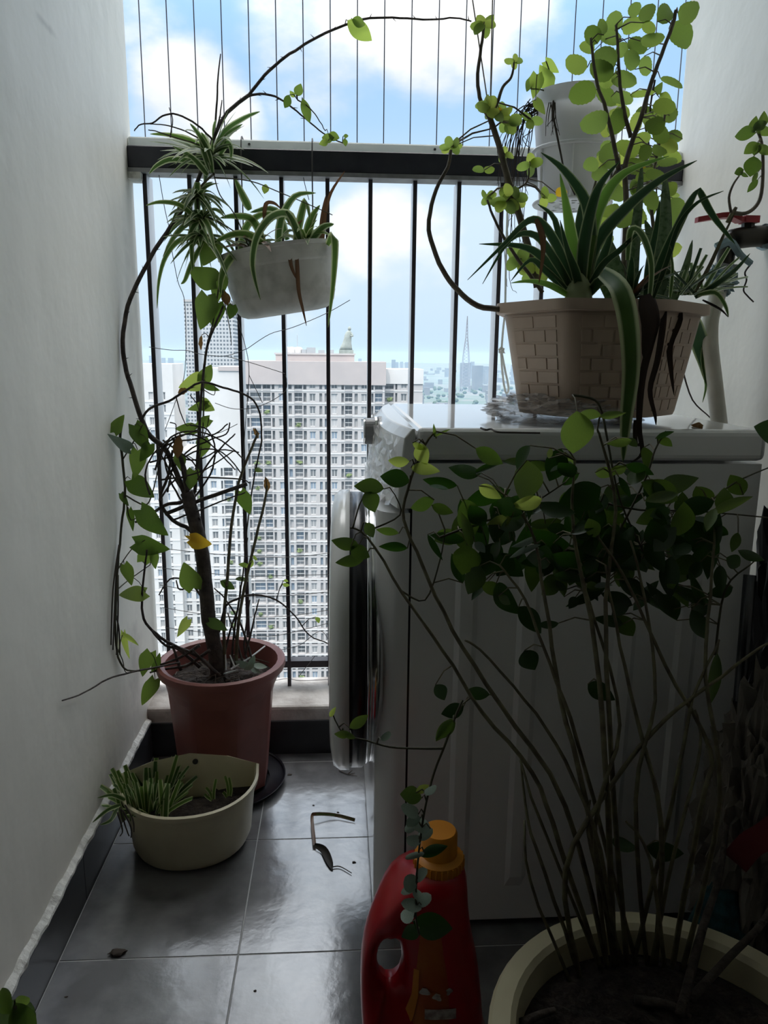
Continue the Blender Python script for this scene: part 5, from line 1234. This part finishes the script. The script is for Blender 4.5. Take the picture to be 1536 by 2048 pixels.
obj('loose_tape', *tube(smooth_path([P(1502, 528, YP-.02), P(1490, 545, YP), P(1493, 560, YP), P(1487, 580, YP), P(1495, 592, YP), P(1507, 604, YP)]), .0018, .0014, 5), M_root, hs)
re_ = Plant('wall_sprig', 'curved herb sprig with fleshy leaves above the red tap lever', 'plant', tuple(P(1465, 425, 1.40)))
re_.stem([(1455, 445, 1.40), (1462, 430, 1.40), (1472, 415, 1.40)], .004, .003, M_barkg)
re_.stem([(1462, 425, 1.40), (1458, 395, 1.40), (1466, 370, 1.40), (1478, 352, 1.40)], .0026, .0016, M_fleshy)
re_.stem([(1462, 425, 1.40), (1490, 427, 1.40), (1512, 412, 1.40), (1523, 385, 1.40), (1526, 330, 1.40), (1523, 285, 1.40), (1515, 262, 1.40)], .0040, .0024, M_fleshy)
for c in ((1489, 268, 46, 28, 175), (1502, 296, 34, 22, 140), (1513, 298, 28, 20, 110), (1504, 333, 42, 34, 100), (1478, 343, 20, 16, 160), (1489, 350, 16, 8, 30), (1520, 250, 34, 20, 330), (1508, 250, 30, 20, 280), (1530, 262, 34, 18, 20), (1505, 372, 34, 14, 130), (1530, 300, 30, 18, 30), (1510, 355, 24, 10, 120), (1526, 240, 30, 18, 280)):
    re_.leaf(c[0], c[1], 1.39, c[2], c[3], c[4], 'oval', random.choice([LEAFG[1], LEAFG[0], LEAFG[1]]), tilt=random.uniform(-.4, .4))
re_.done()

# ================================================================== FOREGROUND RIGHT
# red detergent bottle with a moulded handle
bY = .885; bcx = P(845, 1950, bY).x
bt = thing('detergent_bottle', 'red plastic detergent bottle with orange cap beside the washing machine', 'bottle', (bcx, bY, 0))
xl_, xr_ = P(723, 1950, bY).x, P(962, 1990, bY).x
# outline of the body in the X-Z plane, with a handle hole on the left
def bz(y): return P(840, y, bY).z
outer = [(P(735, 2048, bY).x, .012), (P(724, 1990, bY).x, .06), (P(721, 1930, bY).x, bz(1930)), (P(728, 1870, bY).x, bz(1870)), (P(748, 1815, bY).x, bz(1815)), (P(780, 1760, bY).x, bz(1762)), (P(812, 1730, bY).x, bz(1733)), (P(850, 1722, bY).x, bz(1722)), (P(905, 1722, bY).x, bz(1722)), (P(930, 1735, bY).x, bz(1738)), (P(934, 1790, bY).x, bz(1790)), (P(940, 1850, bY).x, bz(1850)), (P(955, 1930, bY).x, bz(1930)), (P(965, 2000, bY).x, .06), (P(960, 2048, bY).x, .012)]
hole_c = (P(778, 1905, bY).x, bz(1905)); hrx, hrz = (P(800, 1905, bY).x-P(757, 1905, bY).x)/2*1.15, (bz(1860)-bz(1955))/2
no = 48
def resample(pts, n):
    pts = [Vector((p[0], 0, p[1])) for p in pts]; pts.append(pts[0]); pts = smooth_path(pts, 5)
    ln = [0]
    for a, b in zip(pts, pts[1:]): ln.append(ln[-1]+(b-a).length)
    out = []; j = 0
    for i in range(n):
        s = ln[-1]*i/n
        while ln[j+1] < s: j += 1
        t = (s-ln[j])/max(1e-9, ln[j+1]-ln[j]); out.append(pts[j].lerp(pts[j+1], t))
    return out
oc = resample(outer, no)
a0 = math.atan2(oc[0].z-hole_c[1], oc[0].x-hole_c[0])
def hp_(i):
    d = oc[i]; a = math.atan2(d.z-hole_c[1], d.x-hole_c[0]); return Vector((hole_c[0]+hrx*math.cos(a), 0, hole_c[1]+hrz*math.sin(a)))
secs = []   # rings from hole edge (front) over the belly to the outline and back
thk = .048
def lay(t, yo, depth):
    out = []
    for i in range(no):
        p = hp_(i).lerp(oc[i], t); wide = min(1, ((p-hp_(i)).length)/.02)
        out.append((p.x, bY+yo*depth, p.z))
    return out
prof = [(0.0, 0), (.03, -.35), (.10, -.55), (.25, -.72), (.5, -.95), (.75, -1.0), (.90, -.85), (.97, -.5), (1.0, 0), (.97, .5), (.90, .85), (.75, 1.0), (.5, .95), (.25, .72), (.10, .55), (.03, .35)]
rings = []
for t, yo in prof:
    ring = []
    for i in range(no):
        h, o_ = hp_(i), oc[i]; p = h.lerp(o_, t); span = (o_-h).length
        dep = min(thk, .018+span*.40)
        ring.append((p.x, bY+yo*dep, p.z))
    rings.append(ring)
rings.append(rings[0])
v, f = loft(rings, False, False); obj('bottle_body', v, f, M_red, bt, True)
ccx = P(878, 1700, bY).x; cz0 = bz(1732)
cap = obj('cap', *lathe([(.032, 0), (.033, .004), (.033, .016), (.030, .018), (.0245, .020), (.024, .050), (.0215, .054)], (ccx, bY, cz0), 28, True, True), M_orange, bt, True)
cap.modifiers.new('es', 'EDGE_SPLIT').split_angle = .6
ribs = MB()
for k in range(28):
    a = 2*math.pi*k/28; ribs.add(*tube([Vector((ccx+.0335*math.cos(a), bY+.0335*math.sin(a), cz0+.003)), Vector((ccx+.0335*math.cos(a), bY+.0335*math.sin(a), cz0+.015))], .0012, .0012, 4))
ribs.build('cap_ribs', M_orange, cap)
# printed label, curved on the belly
M_label = mat('label_red_orange', (.40, .035, .012), .45, color2=(.46, .12, .012), vscale=14); M_lo = mat('label_orange', (.60, .19, .01), .45); M_lw = mat('label_white', (.55, .50, .46), .5, color2=(.30, .22, .20), vscale=120); 
def lab_pt(x, y, off): 
    X = P(x, y, bY).x; Z = bz(y) if y < 2048 else max(.01, bz(y))
    # depth of the belly surface at X,Z (approx. superellipse between the hole and the outline)
    best = None
    for t, yo in prof[3:8]: pass
    u = (X-hole_c[0])/(xr_-hole_c[0]); dep = min(thk, .018+.085*.40*2)
    yo = .90*max(.05, 1-abs(2*u-1.05)**3.2)
    return Vector((X, bY-thk*yo-off, Z))
def patch(name, poly, m, off, par):
    return obj(name, [lab_pt(x, y, off) for x, y in poly], [tuple(range(len(poly)))], m, par)
def strip(name, rows, m, off, par, n=8):
    v = []; f = []
    for y, xa_, xb_ in rows:
        for k in range(n+1): v.append(lab_pt(xa_+(xb_-xa_)*k/n, y, off))
    for i in range(len(rows)-1):
        for k in range(n): a = i*(n+1)+k; f.append((a, a+1, a+n+2, a+n+1))
    return obj(name, v, f, m, par, True)
lb = strip('label', [(1800, 835, 892), (1840, 832, 900), (1880, 828, 908), (1920, 822, 914), (1960, 814, 920), (2000, 800, 926), (2040, 775, 930), (2075, 770, 930)], M_label, .003, bt)
strip('label_edge', [(1890, 822, 832), (1940, 818, 830), (1980, 806, 822), (2010, 778, 812), (2030, 772, 815), (2045, 775, 820)], M_lo, .0045, lb, 3)
strip('label_panel', [(1962, 842, 903), (1982, 842, 903)], M_lw, .0045, lb, 5)
strip('label_panel', [(2030, 818, 895), (2060, 818, 895)], M_lw, .0045, lb, 5)
strip('label_panel', [(2005, 905, 928), (2045, 905, 930)], M_lw, .0045, lb, 3)
for gx_, gy_, gr_ in ((842, 1928, 9), (866, 1938, 8), (888, 1928, 6)):      # worn, unreadable print
    patch('print_mark', [(gx_+gr_*(1+.35*math.sin(3*a+gx_))*math.cos(a), gy_+gr_*(1+.3*math.cos(2*a+gx_))*math.sin(a)) for a in [math.radians(q) for q in range(350, -1, -20)]], M_lw, .0048, lb)

# big cream pot with the leafy bush
gx, gy, gz = .362, .642, .255
bpot = thing('large_plant_pot', 'large round cream pot at the lower right corner', 'plant pot', (gx, gy, 0))
v, f = lathe([(.135, .0), (.143, .004), (.178, gz-.03), (.196, gz-.028), (.203, gz-.02), (.204, gz-.006), (.200, gz), (.180, gz), (.174, gz-.006), (.168, gz-.06)], (gx, gy, 0), 56, True, False); obj('pot_body', v, f, M_cream, bpot, True).modifiers.new('es', 'EDGE_SPLIT').split_angle = .6
soil_disc('soil', gx, gy, gz-.035, .173, bpot, 9)
bu = Plant('leafy_bush', 'leafy many-stemmed bush growing in the large cream pot', 'plant', (gx, gy, gz-.035))
def B(pts, r0=.0035, r1=.0014, y0=.72, y1=.95, m=M_barkg, name='stem'):
    n = len(pts)
    out = []
    for i, (x, y) in enumerate(pts):
        if i == 0:
            q = PZ(x, y, gz-.034)
            d = Vector((q.x-gx, q.y-gy));
            if d.length > .15: d = d.normalized()*.15
            out.append(Vector((gx+d.x, gy+d.y, gz-.036)))
        else: out.append(P(x, y, y0+(y1-y0)*min(1, max(0, (1900-y)/900))))
    return bu.stem(out, r0, r1, m, name, 6, .0008)
for pts, r in (([(1150, 1862), (1120, 1690), (1065, 1545), (965, 1425), (885, 1300), (805, 1185), (735, 1075), (700, 1055)], .0036), ([(1170, 1862), (1130, 1610), (1000, 1410), (905, 1260), (845, 1130), (808, 1040), (815, 980), (850, 890), (870, 862)], .0036), ([(1190, 1862), (1172, 1600), (1122, 1400), (1090, 1200), (1062, 1060), (1010, 990)], .004),
               ([(1200, 1880), (1215, 1600), (1192, 1300), (1152, 1100), (1145, 1000), (1150, 920)], .0042), ([(1232, 1880), (1222, 1500), (1212, 1200), (1232, 1020), (1205, 890), (1195, 860)], .0036), ([(1100, 1890), (1130, 1740), (1230, 1560), (1330, 1440), (1420, 1370), (1500, 1310), (1545, 1280)], .0036), ([(1300, 1880), (1322, 1650), (1272, 1430), (1232, 1250), (1210, 1130)], .0036),
               ([(1340, 1870), (1400, 1620), (1420, 1500), (1330, 1330), (1252, 1160), (1185, 1060)], .0036), ([(1365, 1870), (1440, 1600), (1412, 1350), (1424, 1150), (1430, 1050)], .0034), ([(1245, 1880), (1345, 1600), (1385, 1400), (1440, 1280)], .003), ([(1100, 1890), (1092, 1750), (1055, 1640), (1042, 1515)], .003), ([(1068, 1900), (1060, 1760), (1050, 1640)], .0024),
               ([(1255, 1880), (1160, 1500), (1100, 1330), (1050, 1200), (1000, 1130)], .003), ([(1210, 1880), (1200, 1700), (1130, 1520), (1050, 1400), (960, 1300), (930, 1280)], .003), ([(1280, 1880), (1270, 1600), (1310, 1400), (1290, 1200), (1260, 1080)], .003), ([(1180, 1880), (1190, 1650), (1240, 1450), (1190, 1240), (1160, 1150)], .003), ([(1320, 1870), (1300, 1720), (1250, 1640)], .003), ([(1225, 1880), (1182, 1700), (1180, 1600)], .0028),
               ([(1290, 1880), (1350, 1700), (1400, 1500), (1390, 1420)], .0026), ([(1160, 1880), (1080, 1640), (1040, 1520)], .0026)):
    B(pts, r)
for pts, r in (([(1185, 1000), (1280, 1020), (1390, 1022), (1545, 1036)], .0016), ([(1418, 1005), (1470, 965), (1545, 932)], .0014), ([(1230, 1080), (1290, 960), (1310, 900), (1332, 862)], .0016), ([(880, 1075), (960, 1045), (1000, 1035), (1060, 1010), (1130, 965)], .0018), ([(1145, 790), (1190, 800), (1205, 830), (1215, 880), (1240, 1000), (1290, 1110)], .0020), ([(800, 1180), (850, 1200), (880, 1120), (890, 1060)], .0014), ([(740, 1060), (800, 1030), (790, 990)], .0014), ([(1430, 1310), (1450, 1180), (1500, 1130)], .0018)):
    bu.stem([(x, y, .96) for x, y in pts], r, r*.6, M_vine)
# thick woody roots and cut stubs on the soil
for pts in ([(1270, 2000), (1340, 2010), (1380, 2035)], [(1360, 2030), (1400, 1900), (1430, 1830), (1440, 1760)], [(1380, 2000), (1450, 1960), (1520, 1920), (1560, 1850)], [(1040, 2048), (1080, 2030), (1110, 2020)], [(1045, 1900), (1060, 1935), (1055, 1960)]):
    bu.stem([PZ(x, y, gz-.02)+Vector((0, 0, .03*i)) if pts[0][0] in (1360, 1380) else PZ(x, y, gz-.028) for i, (x, y) in enumerate(pts)], .006, .0035, M_bark, name='root', collect=False)
bl_ = [(1152, 868, 92, 66, 92, 1, .93), (797, 922, 44, 22, 182, 2, .95), (846, 908, 46, 32, 70, 2, .95), (850, 938, 56, 26, 5, 2, .95), (738, 975, 60, 34, 185, 0, .93), (790, 958, 60, 38, 190, 3, .95), (742, 1003, 44, 40, 60, 0, .93), (978, 983, 46, 26, 30, 2, .93), (1050, 962, 84, 64, 95, 1, .94), (1055, 1006, 60, 30, 165, 2, .93), (998, 1043, 52, 26, 165, 2, .93), (940, 1035, 78, 52, 70, 0, .95), (690, 1085, 56, 28, 190, 0, .92), (700, 1120, 60, 26, 170, 0, .92), (720, 1105, 44, 32, 30, 0, .92),
       (787, 1094, 56, 20, 185, 3, .94), (775, 1063, 46, 18, 190, 0, .94), (740, 1060, 34, 24, 60, 0, .93), (845, 1008, 50, 30, 160, 0, .96), (885, 1018, 46, 22, 20, 0, .96), (1030, 925, 50, 18, 185, 0, .97), (930, 940, 66, 32, 190, 3, .98), (975, 935, 60, 14, -25, 3, .98), (880, 965, 70, 24, 190, 3, .98), (1110, 930, 70, 46, 110, 3, .96), (1130, 925, 50, 34, 40, 1, .96), (1160, 990, 90, 60, 160, 3, .95), (1210, 945, 40, 24, 0, 1, .95), (1235, 940, 40, 20, 160, 1, .95), (1240, 885, 48, 18, 170, 1, .92), (1285, 830, 0, 0, 0, 0, 0),
       (1225, 830, 50, 16, -8, 1, .93), (1180, 828, 46, 22, 190, 1, .94), (1265, 885, 26, 16, 40, 0, .93), (1280, 940, 60, 24, 20, 3, .95), (1250, 975, 50, 14, 60, 3, .95), (1305, 985, 50, 46, 80, 3, .95), (1325, 993, 74, 24, -14, 1, .93), (1390, 1013, 80, 38, 165, 3, .94), (1300, 1035, 70, 34, 170, 0, .95), (1465, 1010, 90, 22, -22, 1, .92), (1422, 1040, 50, 24, 110, 1, .92), (1395, 1070, 60, 50, 80, 3, .95), (1420, 1110, 100, 36, 95, 3, .95), (1335, 1078, 80, 22, 185, 3, .95),
       (1240, 1062, 70, 20, 10, 3, .95), (1200, 1090, 100, 50, 170, 3, .96), (1100, 1080, 100, 40, 20, 3, .97), (1150, 1060, 70, 36, 60, 3, .96), (1020, 1130, 70, 40, 40, 3, .97), (980, 1120, 80, 50, 120, 3, .97), (930, 1120, 60, 60, 100, 0, .96), (895, 1075, 70, 24, 190, 3, .97), (870, 1095, 60, 14, 60, 3, .97), (1260, 1120, 70, 46, 30, 3, .95), (1310, 1110, 70, 40, 70, 3, .95), (1140, 1130, 70, 36, 140, 3, .97), (1180, 1170, 60, 24, 10, 0, .95), (1110, 1170, 50, 22, 200, 3, .95),
       (1185, 1172, 26, 16, 10, 1, .93), (1290, 1190, 80, 18, 45, 3, .94), (1385, 1190, 90, 24, 25, 3, .94), (1400, 1250, 70, 34, 60, 3, .94), (1425, 1360, 110, 26, 100, 0, .9), (1500, 1110, 60, 20, 200, 3, .94), (1470, 1125, 40, 30, 30, 3, .94), (1365, 1100, 40, 30, 150, 3, .95), (1440, 1160, 60, 26, 90, 3, .94), (1060, 1240, 70, 40, 50, 3, .95), (1095, 1250, 46, 18, 170, 3, .95), (950, 1160, 60, 44, 110, 0, .95), (985, 1180, 50, 30, 30, 0, .96), (1060, 1320, 44, 44, 60, 3, .93), (1200, 1382, 56, 36, 30, 3, .9),
       (880, 1385, 36, 30, 60, 3, .9), (905, 1420, 48, 30, 160, 3, .88), (955, 1385, 50, 26, 190, 3, .9), (890, 1460, 60, 28, 130, 0, .86), (1010, 1200, 30, 20, 30, 0, .94), (1145, 1205, 26, 20, 120, 3, .94), (1330, 1700, 76, 40, 10, 3, .8), (1250, 1690, 56, 28, 15, 3, .82), (1240, 1120, 90, 30, 185, 3, .97), (1170, 1110, 80, 36, 200, 3, .97), (1080, 1120, 80, 30, 170, 3, .97), (1080, 930, 40, 20, 200, 0, .97), (1100, 905, 24, 12, -80, 2, .95), (838, 893, 30, 14, 30, 2, .95)]
mats_b = [LEAFG[0], LEAFG[1], M_lime, M_leafdark]
for x, y, a, b, an, mi, Y in bl_:
    if a: bu.leaf(x, y, Y, a, b, an, 'oval', mats_b[mi], tilt=random.uniform(-.5, .5), dY=random.uniform(-.015, .015))
rs = random.Random(99)
for i in range(150):
    x = rs.gauss(1180, 160); y = rs.gauss(1085, 80)
    if not (880 < x < 1480 and 900 < y < 1300): continue
    bu.leaf(x, y, rs.uniform(.93, 1.02), rs.uniform(40, 86), rs.uniform(20, 46), rs.uniform(0, 360), 'oval', rs.choice([M_leafdark, M_leafdark, LEAFG[0]]))
for c in ((878, 975, .94, 40, 10, 10), (1050, 1085, .93, 50, 16, 150), (1062, 1098, .93, 44, 14, -30), (1035, 1105, .93, 40, 12, 140), (1115, 935, .95, 34, 10, -30), (1145, 935, .95, 30, 10, 60), (1205, 1170, .93, 34, 14, -10)):
    bu.leaf(*c, 'oval', M_silver, tilt=.6, pet=False)
for c in ((870, 862, .95, 30, 7, -100), (885, 866, .95, 36, 6, -25)): bu.leaf(*c, 'oval', LEAFG[1], tilt=.4)
bu.leaf(1330, 870, .95, 40, 12, -20, 'oval', M_leafdark); bu.leaf(1330, 885, .96, 34, 20, 30, 'oval', LEAFG[0]); bu.leaf(960, 1095, .93, 30, 18, 45, 'oval', M_silver)
bu.leaf(1540, 865, .95, 70, 50, 200, 'oval', M_leafdark)
bu.done()
# silvery vine hanging in front of the bottle
sv = Plant('silver_leaf_vine', 'round silvery-leaved vine hanging in front of the red bottle', 'vine', tuple(P(900, 1440, .80)))
sv.stem([(925, 1400, .82), (908, 1440, .81), (888, 1495, .80), (870, 1540, .80), (856, 1590, .79), (846, 1640, .78), (838, 1700, .78), (833, 1760, .78), (832, 1830, .78), (838, 1870, .78)], .0016, .0011, M_vine)
sv.stem([(888, 1497, .80), (840, 1497, .80), (780, 1494, .80), (730, 1480, .80), (690, 1470, .80), (670, 1440, .80)], .0014, .0008, M_vine)
for c in ((842, 1650, 40, 30, 200), (822, 1620, 34, 26, 210), (825, 1642, 34, 22, 160), (852, 1668, 34, 22, -30), (826, 1680, 36, 22, 170), (828, 1712, 44, 12, 165), (820, 1765, 30, 34, 180), (842, 1750, 28, 22, -50), (848, 1800, 32, 26, -30), (825, 1808, 40, 26, 190), (815, 1830, 28, 30, 200), (862, 1580, 30, 18, -20), (772, 1472, 26, 14, -40), (820, 1655, 26, 20, 140), (838, 1790, 30, 20, 40), (818, 1780, 28, 18, 150)):
    sv.leaf(c[0], c[1], .78, c[2], c[3], c[4], 'round', M_silver, tilt=random.uniform(-.6, .6), pet=True)
for c in ((822, 1592, 44, 36, 190, 0), (845, 1578, 30, 16, -30, 2), (868, 1702, 60, 22, -20, 3), (865, 1850, 80, 50, 10, 3), (820, 1865, 40, 30, 150, 3), (718, 1443, 46, 22, -35, 1), (685, 1468, 34, 16, 180, 1), (665, 1425, 20, 10, -60, 2), (700, 1472, 24, 12, 20, 1), (890, 1460, 50, 22, 130, 0)):
    sv.leaf(c[0], c[1], .79, c[2], c[3], c[4], 'oval', mats_b[c[5]], tilt=random.uniform(-.3, .3))
sv.done()

# dim clutter between the washing machine and the right wall
M_sack = mat('grey_beige_sack', (.20, .18, .15), .9, color2=(.13, .115, .10), vscale=14, bump=.5, bscale=30)
sk = crumple('fabric_sack', 'rumpled grey-beige sack slumped at the lower right edge', 'sack', (.625, .965, .27), .085, .075, .27, M_sack, .22, 8, 5, zmin=0)
rbn = Plant('red_strap', 'broad red strap across the sack at the right edge', 'strap', tuple(P(1500, 1690, .87)))
rbn._bm = 1; rbn.blade3(smooth_path([P(1470, 1725, .875), P(1500, 1690, .872), P(1530, 1672, .872), P(1570, 1640, .88)]), .034, mat('red_strap_cloth', (.11, .006, .01), .8), name='band', fold=.05, prof=lambda t: 1)
brm = thing('floor_brush', 'dark teal bristle brush on a stick beside the big cream pot', 'brush', (P(1430, 1850, .93).x, .93, 0))
hb = P(1425, 1900, .93); 
v, f = lathe([(.050, 0), (.055, .03), (.048, .10), (.030, .17), (.016, .20)], (P(1432, 1900, .93).x, .93, .02), 20, True, True); obj('bristle_head', v, f, mat('teal_bristle', (.012, .075, .085), .8, color2=(.006, .035, .04), vscale=90), brm)
obj('handle', *tube([Vector((P(1432, 1900, .93).x, .93, .20)), P(1475, 1450, .98), P(1500, 1150, 1.02)], .009, .009, 10), M_dark, brm, True)
dk = crumple('black_bag', 'black plastic bag stuffed behind the washing machine', 'bag', (.725, 1.10, .42), .055, .10, .42, mat('black_bag_plastic', (.010, .010, .012), .5), .25, 14, 5, zmin=0)

# ------------------------------------------------------------------ tidy
for o in list(bpy.data.objects):
    if '_o' in o: del o['_o']
